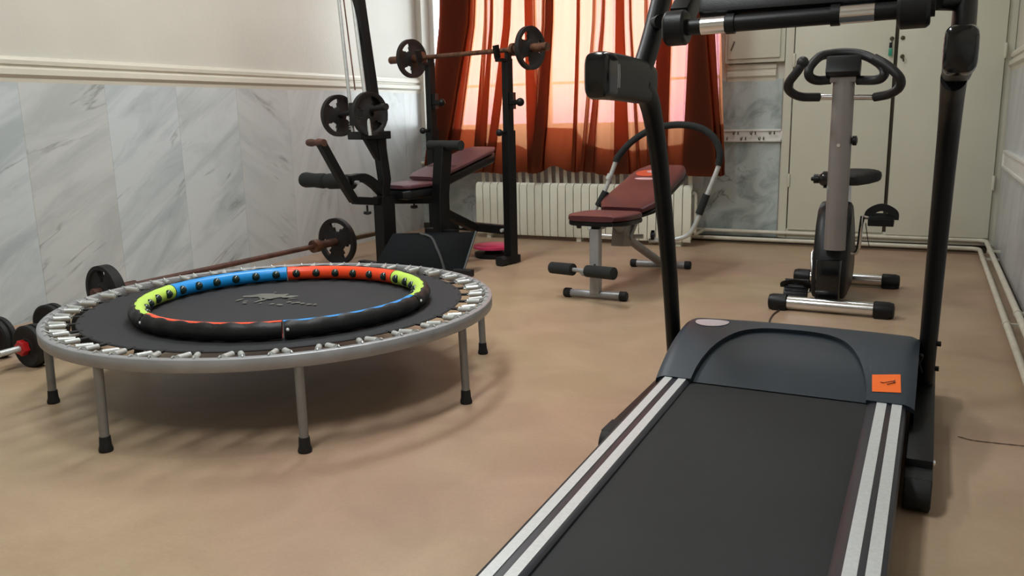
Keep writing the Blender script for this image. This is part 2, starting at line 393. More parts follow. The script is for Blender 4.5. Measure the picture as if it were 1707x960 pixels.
# window: frame, transom, mullions, panes, sill
wf = M()
fy0, fy1 = YB+0.12, YB+0.17
for x in (WX0+0.02, PY(916, 120, YB+0.15).x, PY(1112, 120, YB+0.15).x, WX1-0.025): wf.bb(x-0.022, x+0.022, fy0, fy1, WZ0, WZ1)
for z, hh in ((WZ0+0.02, 0.02), (1.17, 0.009), (WZ1-0.02, 0.02)): wf.bb(WX0, WX1, fy0, fy1, z-hh, z+hh)
win = struct(obj('window_1', wf, MAT['white_paint'], bevel=0.004))
obj('pane', M().bb(WX0+0.02, WX1-0.02, YB+0.143, YB+0.147, WZ0+0.02, WZ1-0.02), MAT['glass'], win)
obj('sill', M().bb(WX0, WX1, YB-0.03, YB+0.12, WZ0-0.03, WZ0), MAT['marble_back'], win, bevel=0.004)

# ------------------------------------------------------------------ built-in cupboards on the back wall
CY = YB-0.05   # face of the cupboard frame
ux = lambda x, y: PY(x, y, CY).x
cup = thing('built_in_cupboard', 'tall cream built-in cupboard with two plain doors in the right corner', 'cupboard', (-0.25, CY, 0))
cxl, cxr = ux(1302, 260), XR-0.002
gapx = PY(1485, 220, CY).x
f = M()
f.bb(cxl, cxl+0.055, CY, YB, 0.05, ZC-0.02).bb(cxr-0.05, cxr, CY, YB, 0.0, ZC-0.02).bb(cxl+0.055, cxr-0.05, CY, YB, 0.05, 0.115)
f.bb(cxl+0.055, cxr-0.05, CY, YB, 2.2, ZC-0.02).bb(cxl+0.05, cxr-0.05, YB-0.008, YB, 0.1, 2.2)
obj('frame', f, MAT['cupboard_paint'], cup, bevel=0.004)
obj('gap', M().bb(gapx-0.012, gapx+0.012, CY+0.004, CY+0.02, 0.1, 2.2), MAT['gap_dark'], cup)
dl = obj('door', M().bb(cxl+0.062, gapx-0.012, CY-0.014, CY+0.012, 0.11, 2.2), MAT['cupboard_paint'], cup, bevel=0.004)
dr = obj('door', M().bb(gapx+0.010, cxr-0.052, CY-0.022, CY+0.012, 0.10, 2.2), MAT['cupboard_paint'], cup, bevel=0.004)
for d, x, zs in ((dl, cxl+0.06, (0.45, 1.25)), (dr, cxr-0.05, (0.45, 1.25))):
    for z in zs: obj('hinge', M().lathe([(0.007, -0.045), (0.009, -0.04), (0.009, 0.04), (0.007, 0.045)], (x, CY-0.02, z), (0, 0, 1), 10), MAT['cupboard_paint'], d)
def lock(x, z, y, d):
    m = M().lathe([(0.013, 0), (0.013, 0.006), (0.009, 0.008), (0.006, 0.008)], (x, y, z), (0, -1, 0), 14)
    m.box((x, y-0.011, z), (0.004, 0.006, 0.016)); return obj('lock', m, MAT['brass_dark'], d)
p1 = PY(1487, 64, CY-0.02); lock(p1.x, p1.z, CY-0.014, dl)
p2 = PY(1505, 63, CY-0.02); lock(p2.x, p2.z, CY-0.022, dr)
p3 = PY(1504, 94, CY-0.02); lock(p3.x, p3.z, CY-0.022, dr)
km = obj('handle', M().tube(spline([(p3.x, CY-0.03, p3.z), (p3.x+0.006, CY-0.045, p3.z-0.01), (p3.x+0.01, CY-0.04, p3.z-0.032)], 4), 0.005, 8), MAT['brass_dark'], dr)
key = thing('key_bunch', 'key with dark fob and green tag hanging from the left cupboard door lock', 'key', (p1.x, CY-0.04, p1.z-0.1))
obj('key', M().lathe([(0.013, 0), (0.013, 0.004)], (p1.x, CY-0.037, p1.z-0.012), (1, 0, 0), 16).bb(p1.x-0.002, p1.x+0.002, CY-0.04, CY-0.024, p1.z-0.004, p1.z+0.004), MAT['brass_dark'], key)
obj('fob', M().box((p1.x-0.004, CY-0.034, p1.z-0.042), (0.018, 0.008, 0.034)), MAT['black_plastic'], key, bevel=0.003)
obj('tag', M().box((p1.x-0.004, CY-0.034, p1.z-0.085), (0.022, 0.008, 0.048)), MAT['key_green'], key, bevel=0.004)
# wall cupboard above the marble by the window
wc = thing('wall_cupboard', 'small cream wall cupboard above the grey marble between window and tall cupboard', 'cupboard', (-1.13, CY, 1.25))
wx0, wx1 = WX1+0.03, cxl-0.003
obj('frame', M().bb(wx0, wx1, CY-0.005, YB-0.002, 1.247, 2.5), MAT['cupboard_paint'], wc, bevel=0.004)
wd = obj('door', M().bb(wx0+0.02, wx1-0.03, CY-0.02, CY-0.004, 1.275, 2.45), MAT['cupboard_paint'], wc, bevel=0.004)
ph = PY(1222, 77, CY-0.02)
obj('handle', M().tube([ph+V(-0.012, -0.012, -0.03), ph+V(0.012, -0.012, 0.03)], 0.004, 8).tube([ph+V(0, -0.012, 0), ph+V(0, 0.003, 0)], 0.003, 8), MAT['brass_dark'], wd)

# ------------------------------------------------------------------ hook rails
def hook_rail(name, label, a, b_, z0, z1, nrm, hooks, cat='hook rail', group=None):
    a = Vector(a); b_ = Vector(b_); d = (b_-a).normalized(); nrm = Vector(nrm); Ln = (b_-a).length
    t = thing(name, label, cat, ((a+b_)/2)+V(0, 0, z0), group)
    rot = Matrix((d, nrm, Vector((0, 0, 1)))).transposed()
    mid = (a+b_)/2
    m = M().box(mid+nrm*0.008+V(0, 0, (z0+z1)/2), (Ln, 0.016, z1-z0), rot)
    obj('board', m, MAT['white_paint'], t, bevel=0.002)
    m = M()
    for z in (z0+0.008, z1-0.005): m.box(mid+nrm*0.012+V(0, 0, z), (Ln+0.006, 0.026, 0.014), rot)
    for q in (a, b_): m.box(q+nrm*0.012+V(0, 0, (z0+z1)/2), (0.012, 0.026, z1-z0), rot)
    obj('border', m, MAT['white_paint'], t, bevel=0.002)
    for s, z in hooks:
        p = a+d*(Ln*s)+V(0, 0, z)
        m = M()
        for k in (-0.012, 0.012):
            m.tube(spline([p+d*k+nrm*0.016+V(0, 0, 0.012), p+d*k+nrm*0.03+V(0, 0, -0.004), p+d*(k*1.4)+nrm*0.042+V(0, 0, -0.006), p+d*(k*1.5)+nrm*0.046+V(0, 0, 0.01)], 4), 0.003, 6)
        obj('hook', m, MAT['brass_dark'], t)
hz0, hz1 = PY(1250, 236.5, YB-0.03).z, PY(1250, 216, YB-0.03).z
hx0, hx1 = PY(1196, 225, YB-0.03).x, PY(1303, 225, YB-0.03).x
hook_rail('hook_rail', 'white hook rail with small double hooks on grey marble below the wall cupboard', (hx0, YB-DT, 0), (hx1, YB-DT, 0), hz0, hz1, (0, -1, 0),
          [(0.13, hz0+0.022), (0.3, hz0+0.06), (0.42, hz0+0.022), (0.57, hz0+0.06), (0.7, hz0+0.022), (0.86, hz0+0.06)])
rz0, rz1 = 0.565, 0.665
hook_rail('wall_rail', 'plain white wooden rail running along the right marble wall at the photo edge', (XR-DT, 5.75, 0), (XR-DT, 2.6, 0), rz0, rz1, (-1, 0, 0),
          [], 'wall rail')

# ------------------------------------------------------------------ heating pipes and radiator
RY = 5.72      # radiator front plane
rx0, rx1 = PY(794, 340, RY).x, PY(1153, 340, RY).x
px_r = PY(1160, 340, RY+0.06).x
for nm, zz, off, lb in (('heating_pipe', 0.085, 0.05, 'upper cream heating pipe along the back and right skirting'), ('heating_pipe', 0.036, 0.085, 'lower cream heating pipe along the floor edge of back and right walls')):
    yb = YB-DT-off; xr = XR-DT-off
    pts = [(rx0+0.1, yb, zz), (-1.2, yb, zz), (xr-0.1, yb, zz)]+[tuple(q) for q in arc((xr-0.06, yb-0.06, zz), (0, 1, 0), (1, 0, 0), 0.06, 0, 90, 6)]+[(xr, 3.5, zz), (xr, 0.6, zz)]
    po = tag(obj(nm, M().tube(pts, 0.0135, 12), MAT['pipe_paint']), lb, 'pipe', 'heating pipes along the skirting')
    for yy in (5.6, 3.9, 2.5): obj('clip', M().tube([(xr, yy-0.012, zz), (xr, yy+0.012, zz)], 0.0165, 10).bb(xr, XR-DT, yy-0.008, yy+0.008, zz-0.006, zz+0.006), MAT['pipe_paint'], po)
rad = thing('radiator', 'cream aluminium radiator of many narrow fins under the orange curtain', 'radiator', ((rx0+rx1)/2, RY+0.05, 0))
nf = 27; w = (rx1-rx0)/nf
for i in range(nf):
    x = rx0+w*(i+0.5); m = M()
    m.sweep([(x, RY+0.008, 0.035), (x, RY, 0.06), (x, RY, 0.39), (x, RY+0.006, 0.412), (x, RY+0.03, 0.424)], [(-w*0.46, -0.006), (w*0.46, -0.006), (w*0.42, 0.006), (-w*0.42, 0.006)], up=(0, 1, 0))
    m.bb(x-0.004, x+0.004, RY+0.006, RY+0.085, 0.05, 0.40)
    m.sweep([(x, RY+0.085, 0.04), (x, RY+0.085, 0.40), (x, RY+0.075, 0.48), (x, RY+0.07, 0.58)], [(-0.016, -0.007), (0.016, -0.007), (0.013, 0.007), (-0.013, 0.007)], up=(0, 1, 0), scales=[1, 1, 0.85, 0.7])
    obj('fin', m, MAT['radiator_paint'], rad, sharp=30)
m = M().tube([(rx0+0.01, RY+0.05, 0.09), (rx1-0.01, RY+0.05, 0.09)], 0.018, 10).tube([(rx0+0.01, RY+0.05, 0.375), (rx1-0.01, RY+0.05, 0.375)], 0.018, 10)
obj('header', m, MAT['radiator_paint'], rad)
for x in (rx0+w*1.5, rx0+w*13.5, rx1-w*1.5):
    obj('foot', M().bb(x-0.018, x+0.018, RY+0.02, RY+0.08, 0, 0.06), MAT['radiator_paint'], rad)
obj('riser_pipe', M().tube([(rx1-0.02, RY+0.05, 0.375), (px_r-0.02, RY+0.05, 0.375)]+[tuple(q) for q in arc((px_r-0.02, RY+0.05, 0.355), (0, 0, 1), (1, 0, 0), 0.02, 0, 90, 4)]+[(px_r, RY+0.05, 0.11)]+[tuple(q) for q in arc((px_r, RY+0.07, 0.11), (0, -1, 0), (0, 0, -1), 0.025, 0, 90, 4)]+[(px_r, YB-DT-0.064, 0.085)], 0.012, 10), MAT['pipe_paint'], rad)
qa, qb = PY(806, 272, YB-0.05), PY(866, 272, YB-0.05)
obj('supply_pipe', M().tube([(XL+DT+0.02, YB-0.05, qa.z), (qb.x+0.4, YB-0.05, qa.z)], 0.014, 10), MAT['pipe_paint'], rad)

# ------------------------------------------------------------------ curtain
CUY = 5.70
# pleats: (left px at y=40, right px at y=40, left px at y=270, right px at y=270, layers)
ple = [(738, 784, 716, 745, 7), (784, 792, 748, 762, 3), (808, 811, 790, 800, 3), (818, 821, 797, 808, 3), (840, 850, 812, 824, 3), (876, 893, 880, 900, 3), (904, 907, 888, 892, 3),
       (912, 921, 893, 908, 5), (962, 966, 955, 960, 3), (988, 992, 970, 975, 3), (1003, 1007, 978, 990, 3), (1027, 1040, 1024, 1048, 3), (1050, 1053, 1062, 1067, 3), (1075, 1079, 1080, 1084, 3), (1099, 1119, 1090, 1112, 5),
       (1152, 1178, 1142, 1196, 7), (1180, 1190, 1198, 1203, 3)]
path = []   # list of (px_top, px_bottom, depth offset)
def lead(x0, x1, b0, b1, n, ph):
    for i in range(n):
        t = i/n; path.append((x0+(x1-x0)*t, b0+(b1-b0)*t, 0.012*math.sin(t*PI*2+ph)))
prev = (736, 714)
for i, (a0, a1, b0, b1, ly) in enumerate(ple):
    lead(prev[0], a0, prev[1], b0, 5, i*1.7)
    for k in range(ly):
        yo = 0.018*(k-(ly-1)/2)
        s = 2
        for j in range(s+1):
            t = j/s if k % 2 == 0 else 1-j/s
            path.append((a0+(a1-a0)*t, b0+(b1-b0)*t, -yo+0.004*math.sin(j*2.0+k)))
    prev = (a1, b1)
lead(prev[0], 1200, prev[1], 1206, 4, 0.4); path.append((1202, 1207, 0))
ZT = 2.62
def zbot(px, i):
    base = 0.50+0.008*math.sin(px*0.11)+0.004*math.sin(px*0.37)
    for c0, wd, hh in ((925, 24, 0.055), (735, 40, 0.07), (968, 18, 0.02), (1090, 30, 0.012)): base += hh*math.exp(-((px-c0)/wd)**2)
    return base
rows = []; NR = 26
for r in range(NR+1):
    row = []
    for i, (xt, xb, yo) in enumerate(path):
        A = PY(xt, 40, CUY); B = PY(xb, 270, CUY)
        zb = zbot(xb, i); z = ZT+(zb-ZT)*r/NR
        t = (A.z-z)/(A.z-B.z); t = min(t, 1.25)
        if t < 0: t *= 0.35
        x = A.x+(B.x-A.x)*t
        lean = 0.06*max(0, min(1, (0.9-z)/0.4))
        bul = 0.03*math.sin(x*9)*max(0, (1.1-z))
        if -2.62 < x < -2.35 and z < 0.82: bul -= 0.05*math.sin((0.82-z)*8)
        y = min(CUY+yo*(1+0.8*max(0, 1-z))+lean*0.0+bul*0.5, RY+0.055)
        row.append(V(x, y, z))
    rows.append(row)
hemp = [(700, 214), (790, 215), (802, 238), (850, 234), (880, 250), (897, 232), (908, 212), (960, 213), (970, 236), (1000, 246), (1060, 250), (1150, 236), (1180, 212), (1215, 204)]
def hem_top(px):
    for (a, ya), (b_, yb) in zip(hemp, hemp[1:]):
        if px <= b_: return ya+(yb-ya)*max(0, (px-a)/(b_-a))
    return hemp[-1][1]
last = rows[-1]; dirs = [(rows[-6][i]-rows[-1][i]) for i in range(len(last))]
for k in range(1, 9):
    row = []
    for i, (xt, xb, yo) in enumerate(path):
        p = last[i]; ztop = PY(xb, hem_top(xb), CUY).z; hgt = max(0.02, ztop-p.z)
        f_ = k/8; dz = hgt*f_
        q = p + dirs[i]*(dz/max(0.02, dirs[i].z)); row.append(V(q.x, min(q.y+0.012*min(1, f_*4), RY+0.07), p.z+dz))
    rows.append(row)
cur = tag(obj('curtain', M().grid(rows), MAT['curtain'], sharp=60), 'sheer orange curtain with uneven folds hanging over window and radiator', 'curtain')
cr_ = thing('curtain_rail', 'white curtain rail fixed above the window holding the orange curtain', 'curtain rail', (-2.5, CUY, ZT))
obj('rail', M().bb(XL+0.03, -1.1, CUY-0.02, CUY+0.02, ZT, ZT+0.03), MAT['white_paint'], cr_, bevel=0.003)
for x in (-3.5, -2.5, -1.4): obj('bracket', M().bb(x-0.012, x+0.012, CUY, YB, ZT+0.03, ZT+0.05), MAT['white_paint'], cr_)

# ------------------------------------------------------------------ trampoline
TC = V(-2.062, 2.28, 0); TZ = 0.29; TR = 0.77
tr = thing('mini_trampoline', 'round mini trampoline with black mat and grey sprung rim in the left foreground', 'trampoline', (TC.x, TC.y, 0))
def circ(r, z, n=96, c=TC): return [V(c.x+r*math.cos(2*PI*i/n), c.y+r*math.sin(2*PI*i/n), z) for i in range(n)]
m = M()
pr = [(-0.0125, -0.017), (-0.0105, -0.019), (0.0105, -0.019), (0.0125, -0.017), (0.0125, 0.017), (0.0105, 0.019), (-0.0105, 0.019), (-0.0125, 0.017)]
m.sweep(circ(TR-0.0125, TZ-0.019), pr, up=(0, 0, 1), closed=True)
rim = obj('rim', m, MAT['steel_grey'], tr, sharp=50)
MR = 0.655
rr = [(0, 0.279), (0.25, 0.279), (0.5, 0.280), (MR-0.02, 0.281), (MR, 0.284), (MR+0.004, 0.281), (MR, 0.277), (MR-0.02, 0.275), (0, 0.274)]
m = M().lathe(rr, (TC.x, TC.y, 0), (0, 0, 1), 96)
matp = obj('mat', m, MAT['mat_fabric'], tr)
NP = 36
for i in range(NP):
    a = 2*PI*(i+0.15)/NP
    # webbing loop and triangle ring on the mat edge
    e = V(math.cos(a), math.sin(a), 0); tn = V(-math.sin(a), math.cos(a), 0)
    c0 = TC+e*(MR-0.004)
    lp = M().box(c0+e*0.012+V(0, 0, 0.281), (0.036, 0.020, 0.006), Matrix((e, tn, V(0, 0, 1))).transposed())
    lp.tube([c0+e*0.03+tn*s*0.018+V(0, 0, 0.281+0.002*s) for s in (-0.8, -0.4, 0.4, 0.8)], 0.0022, 6)
    obj('loop', lp, MAT['black_rubber'], matp)
    for s in (-1, 1):
        da = s*math.radians(2.1)
        inn = TC+V(math.cos(a+da*0.38), math.sin(a+da*0.38), 0)*(MR+0.024)+V(0, 0, 0.281)
        ao = a+da*1.08
        out = TC+V(math.cos(ao), math.sin(ao), 0)*(TR-0.021)+V(0, 0, 0.287)
        d = (out-inn); sp = M()
        b0, b1 = inn+d*0.14, inn+d*0.80
        n = 14
        pts = [b0+(b1-b0)*(k/n) for k in range(n+1)]
        sp.tube(pts, [0.0095 if k % 2 == 0 else 0.0085 for k in range(n+1)], 10)
        sp.tube([inn, inn+d*0.1, b0], 0.002, 6)
        sp.tube(spline([b1, b1+d*0.12+V(0, 0, 0.004), out+V(0, 0, 0.008), out+d.normalized()*0.008+V(0, 0, 0.004)], 3), 0.0022, 6)
        obj('spring', sp, MAT['zinc'], tr)
for k in range(8):
    a = math.radians(-135+45*k); e = V(math.cos(a), math.sin(a), 0)
    foot = TC+e*0.763; top = TC+e*(TR-0.014)+V(0, 0, TZ-0.032)
    lean = V(0.012, -0.004, 0)
    m = M().tube([foot+V(0, 0, 0.03), top], 0.0135, 14)
    lg = obj('leg', m, MAT['steel_leg'], tr)
    obj('rubber_foot', M().lathe([(0.019, 0), (0.0205, 0.006), (0.017, 0.02), (0.0155, 0.045), (0.0135, 0.046)], foot, top-foot-V(0, 0, 0), 16), MAT['black_rubber'], lg)
# pale burst and lettering printed on the mat
def strip(m, a, b_, w):
    k = V(0, 0, 0.00025*(len(m.v)//6)); a = Vector(a)+k; b_ = Vector(b_)+k; d = (b_-a).normalized(); n = V(-d.y, d.x, 0)*w/2
    m.add([a-n*0.5, a+n*0.5, (a+b_)/2+n, b_+n*0.3, b_-n*0.3, (a+b_)/2-n], [(0, 1, 2, 3, 4, 5)])
m = M(); zz = 0.2816; nst = 0
for (x0, y0, x1, y1, w) in ((405, 494, 470, 491, .05), (416, 494, 458, 490, .06), (450, 497, 480, 490, .05), (432, 490, 436, 500, .012), (424, 504, 450, 497, .018), (393, 502, 406, 498, .014), (405, 503, 414, 502, .012), (456, 488, 462, 487, .01), (470, 496, 497, 494, .04), (440, 492, 452, 499, .05), (480, 499, 498, 497, .012)):
    strip(m, PZ(x0, y0, zz), PZ(x1, y1, zz), w)
em_ = m; m = M()
for (x0, y0, x1, y1) in ((432, 505, 437, 505), (451, 506, 456, 507), (463, 507, 470, 509), (480, 503, 484, 504), (493, 504, 500, 505), (501, 506, 508, 506), (512, 507, 519, 508), (522, 508, 528, 508), (405, 506, 411, 505), (488, 505, 491, 506)):
    strip(m, PZ(x0, y0, zz), PZ(x1, y1, zz), .022)
obj('emblem', em_, MAT['logo_pale'], matp)
obj('lettering', m, MAT['logo_pale'], matp)

# ------------------------------------------------------------------ weighted hoop
HC = V(-2.0, 2.245, 0.311); HR = 0.48; TB = 0.026
hp = thing('weighted_hoop', 'weighted exercise hoop in red, blue and lime with black foam lying on trampoline mat', 'hoop', (HC.x, HC.y, 0.282))
def hoop_pt(th, ph, r, R=HR):
    e = V(math.cos(th), math.sin(th), 0); return HC+e*(R+r*math.cos(ph))+V(0, 0, r*math.sin(ph))
for k, cn in enumerate(('hoop_lime', 'hoop_red', 'hoop_blue', 'hoop_lime', 'hoop_red', 'hoop_blue')):
    t0 = math.radians(10+60*k); t1 = t0+math.radians(60)
    rows = []
    for i in range(25):
        th = t0+(t1-t0)*(0.004+0.992*i/24)
        fl_ = 0.0 if 1 < i < 23 else 0.001
        rows.append([hoop_pt(th, math.radians(70+8.4*j), TB+fl_) for j in range(26)])
    seg = obj('segment', M().grid(rows), MAT[cn], hp)
    seg['label'] = {'hoop_lime': 'lime hoop segment', 'hoop_red': 'orange red hoop segment', 'hoop_blue': 'blue hoop segment'}[cn]
    for b_ in range(6):
        th = t0+(t1-t0)*(b_+0.55)/6
        c = hoop_pt(th, math.radians(176), TB-0.003)
        bm_ = M().ball(c, 0.0165, 14); obj('massage_ball', bm_, MAT['ball_green'], seg)
    rows = []
    for i in range(49):
        th = t0+(t1-t0)*(0.006+0.988*i/48)
        wv = 0.0016*math.sin(i/48*2*PI*6.0)
        end = 0.0025 if i in (0, 48) else 0
        rows.append([hoop_pt(th, math.radians(-88+(161+(9*math.sin(i/48*2*PI*6)))*j/18), TB+0.004+wv*(1 if j < 17 else 0.3)-end-(0.003 if j == 18 else 0)) for j in range(19)])
    fo = obj('foam_cover', M().grid(rows), MAT['foam_black'], hp)
    obj('stud', M().ball(hoop_pt(t0+math.radians(1.6), math.radians(8), TB+0.003), 0.0055, 10), MAT['white_dot'], fo)

# ------------------------------------------------------------------ weight plates helper
def plate(m, c, ax, R, t, holes=3, rh=0.02, r1=0.42, r2=0.80, frac=0.42, rot=0.0, n=60):
    c = Vector(c); ax = Vector(ax).normalized(); u = V(0, 0, 1); u = (u-ax*u.dot(ax)).normalized(); w = ax.cross(u)
    radii = [rh, R*0.24, R*r1, R*(r1+r2)/2, R*r2, R*0.86, R]
    th = [t*1.15, t*1.15, t*0.62, t*0.62, t*0.62, t, t]
    def present(i, j):
        if holes == 0 or i not in (2, 3): return True
        p = ((j+0.5)/n*holes+rot) % 1.0
        lim = frac*(0.6 if i == 2 else 1.0)
        return not (abs(p-0.5) < lim/2)
    V_ = {}
    def vid(i, j, s):
        k = (i, j % n, s)
        if k not in V_:
            a = 2*PI*(j % n)/n; V_[k] = len(m.v); m.v.append(c+(u*math.cos(a)+w*math.sin(a))*radii[i]+ax*(s*th[i]/2))
        return V_[k]
    def face(*q): m.f.append(list(q)); m.mi.append(m.cur)
    I = len(radii)-1
    for i in range(I):
        for j in range(n):
            if not present(i, j): continue
            for s in (1, -1):
                q = [vid(i, j, s), vid(i+1, j, s), vid(i+1, j+1, s), vid(i, j+1, s)]; face(*(q if s > 0 else q[::-1]))
            if i == 0 or not present(i-1, j): face(vid(i, j, 1), vid(i, j+1, 1), vid(i, j+1, -1), vid(i, j, -1))
            if i == I-1 or not present(i+1, j): face(vid(i+1, j, 1), vid(i+1, j, -1), vid(i+1, j+1, -1), vid(i+1, j+1, 1))
            if not present(i, j-1): face(vid(i, j, 1), vid(i, j, -1), vid(i+1, j, -1), vid(i+1, j, 1))
            if not present(i, j+1): face(vid(i, j+1, 1), vid(i+1, j+1, 1), vid(i+1, j+1, -1), vid(i, j+1, -1))
    return m

# ------------------------------------------------------------------ weight bench with rack and pulley tower
BO = V(-2.82, 4.83, 0); BA = V(-0.25, -0.97, 0).normalized(); BBX = V(-BA.y, BA.x, 0)
def BW(b_, a, z): return BO+BBX*b_+BA*a+V(0, 0, z)
def PB(x, y, b_):
    d = ray(x, y); t = ((BO+BBX*b_-CAM).dot(BBX))/d.dot(BBX); return CAM+d*t
def PA(x, y, a):
    d = ray(x, y); t = ((BO+BA*a-CAM).dot(BA))/d.dot(BA); return CAM+d*t
B0 = 0.10
wbn = thing('weight_bench', 'black weight bench with squat rack, tall pulley post and burgundy backrest by left wall', 'weight bench', BW(B0, 0.4, 0))
UP = V(0, 0, 1)
# tower post
pb, pm, pt = PB(645, 432, B0), PB(641, 300, B0), PB(597, 0, B0)
ptop = pm+(pt-pm)*((2.2-pm.z)/(pt.z-pm.z))
obj('tower_post', M().sq([V(pb.x, pb.y, 0.05), V(pb.x, pb.y, pm.z)+V(0, 0, -.05), pm, pt, ptop], 0.06, 0.06, up=BA), MAT['black_metal'], wbn)
obj('lower_post', M().sq([V(pb.x, pb.y, 0.04)+BBX*0.002, V(pb.x, pb.y, 0.47)+BBX*0.002], 0.085, 0.1, up=BA), MAT['black_metal'], wbn)
obj('front_foot', M().sq([V(pb.x, pb.y, 0.03)-BBX*0.24, V(pb.x, pb.y, 0.03)+BBX*0.24], 0.055, 0.06), MAT['black_metal'], wbn)
AR = 0.80
r1b, r2b = PA(584, 178, AR), PA(609, 165, AR)
r1t, r2t = PA(565, 0, AR), PA(588, 0, AR)
brz = PA(590, 226, AR).z
for lo, hi in ((r1b, r1t), (r2b, r2t)):
    d = (hi-lo)/(hi.z-lo.z)
    obj('guide_rod', M().tube([lo+d*(brz-lo.z), lo+d*(2.16-lo.z)], 0.011, 10), MAT['zinc'], wbn)
ct, cb = PA(573, 0, AR+0.01), PA(592, 150, AR+0.01)
obj('cable', M().tube([cb, cb+(ct-cb)*((2.16-cb.z)/(ct.z-cb.z))], 0.004, 8), MAT['rust'], wbn)
topm = (r1t+r2t)/2+((r1t-r1b)/(r1t.z-r1b.z))*(2.17-r1t.z)
obj('top_arm', M().sq([ptop+V(0, 0, -0.03)-BA*0.05, V(topm.x, topm.y, 2.17)+BA*0.12], 0.06, 0.06), MAT['black_metal'], wbn)
# lower bracket that carries the rods
k0 = PB(640, 222, B0)
bra = M().sq([(r1b+r2b)/2*1.0+V(0, 0, brz-(r1b.z+r2b.z)/2)-BBX*0.0+BA*0.04, V(k0.x, k0.y, brz)], 0.15, 0.045)
bq = [PB(*q, B0) for q in ((606, 229), (640, 229), (643, 282), (626, 264))]
bra.add([q+BBX*h for h in (-0.022, 0.022) for q in bq], [(3, 2, 1, 0), (4, 5, 6, 7)]+[(k, (k+1) % 4, 4+(k+1) % 4, 4+k) for k in range(4)])
obj('rod_bracket', bra, MAT['black_metal'], wbn, bevel=0.003)
sp_ = M(); s0 = r1b+V(0, 0, brz+0.03-r1b.z)
sp_.tube([s0+V(0.014*math.cos(q*0.9), 0.014*math.sin(q*0.9), 0.085*q/42) for q in range(43)], 0.0028, 6)
obj('buffer_spring', sp_, MAT['zinc'], wbn)
# carriage
cc = PA(600, 190, AR)
ca = M().box(cc+V(0, 0, 0.0), (0.14, 0.05, 0.13), Matrix((BBX, BA, UP)).transposed())
e1, e0 = PA(644, 178, AR-0.02), PA(562, 193, AR-0.02)
carr = obj('carriage', ca, MAT['iron'], wbn, bevel=0.006)
obj('loading_pin', M().tube([e0-BBX*0.03, e1], 0.0145, 12).lathe([(0.02, 0), (0.02, 0.03)], e1-BBX*0.03, BBX, 12), MAT['iron'], wbn)
pl1 = e0+BBX*0.015
m = plate(M(), V(pl1.x, pl1.y, e0.z), BBX, 0.122, 0.028, rh=0.0165, rot=0.3)
tag(obj('weight_plate', m, MAT['iron']), 'black iron weight plate on the outer left end of the pulley carriage pin', 'weight plate', 'black iron weight plates')
pl2 = PA(607, 190, AR-0.02)+BBX*0.05
m = plate(M(), pl2, BBX, 0.125, 0.028, rh=0.0165, rot=0.75)
tag(obj('weight_plate', m, MAT['iron']), 'black iron weight plate on the pulley carriage beside the tall black post', 'weight plate', 'black iron weight plates')
# gusset plate with bolt on the post
gp = PB(628, 200, B0)
gq = [PB(*q, B0+0.034) for q in ((622, 192), (634, 178), (645, 190), (646, 200), (636, 216), (622, 222))]
g = M().add([q+BBX*h for h in (-0.004, 0.004) for q in gq], [(5, 4, 3, 2, 1, 0), (6, 7, 8, 9, 10, 11)]+[(k, (k+1) % 6, 6+(k+1) % 6, 6+k) for k in range(6)])
obj('gusset', g, MAT['iron'], wbn)
# curl arm with grip, leg rollers
ja, jt, je = PB(590, 334, B0), PB(535, 238, B0), PB(640, 336, B0)
jk = PB(576, 312, B0)
obj('curl_arm', M().sq([jt, jk, ja], 0.045, 0.05, up=BBX).sq([ja-BA*0.0, je], 0.045, 0.045, up=BBX), MAT['black_metal'], wbn)
obj('curl_bracket', M().sq(spline([PB(582, 300, B0), PB(604, 296, B0), PB(622, 306, B0), PB(638, 322, B0)], 4), 0.05, 0.055, up=BBX), MAT['black_metal'], wbn)
gr_ = jt+BA*0.0+V(0, 0, 0.0)
gl = jt-BBX*0.115
obj('grip', M().tube([jt+BBX*0.03, jt-BBX*0.02, jt-BBX*0.05, jt-BBX*0.085, gl], [0.02, 0.024, 0.017, 0.022, 0.019], 14), MAT['wood_brown'], wbn)
ra, rb = PB(588, 304, B0)-BBX*0.0, None
rz_ = ra.z
rlen = 0.47
sh = obj('roller_shaft', M().tube([ra+BBX*0.05, ra-BBX*rlen], 0.012, 10), MAT['steel_grey'], wbn)
for s0, s1 in ((0.0, 0.235), (0.245, 0.47)):
    p0, p1_ = ra-BBX*s0, ra-BBX*s1; q = p1_-p0
    obj('foam_roller', M().tube([p0, p0+q*0.03, p0+q*0.12, p0+q*0.5, p0+q*0.88, p0+q*0.97, p1_], [0.027, 0.042, 0.046, 0.042, 0.047, 0.043, 0.027], 18), MAT['foam'], wbn)
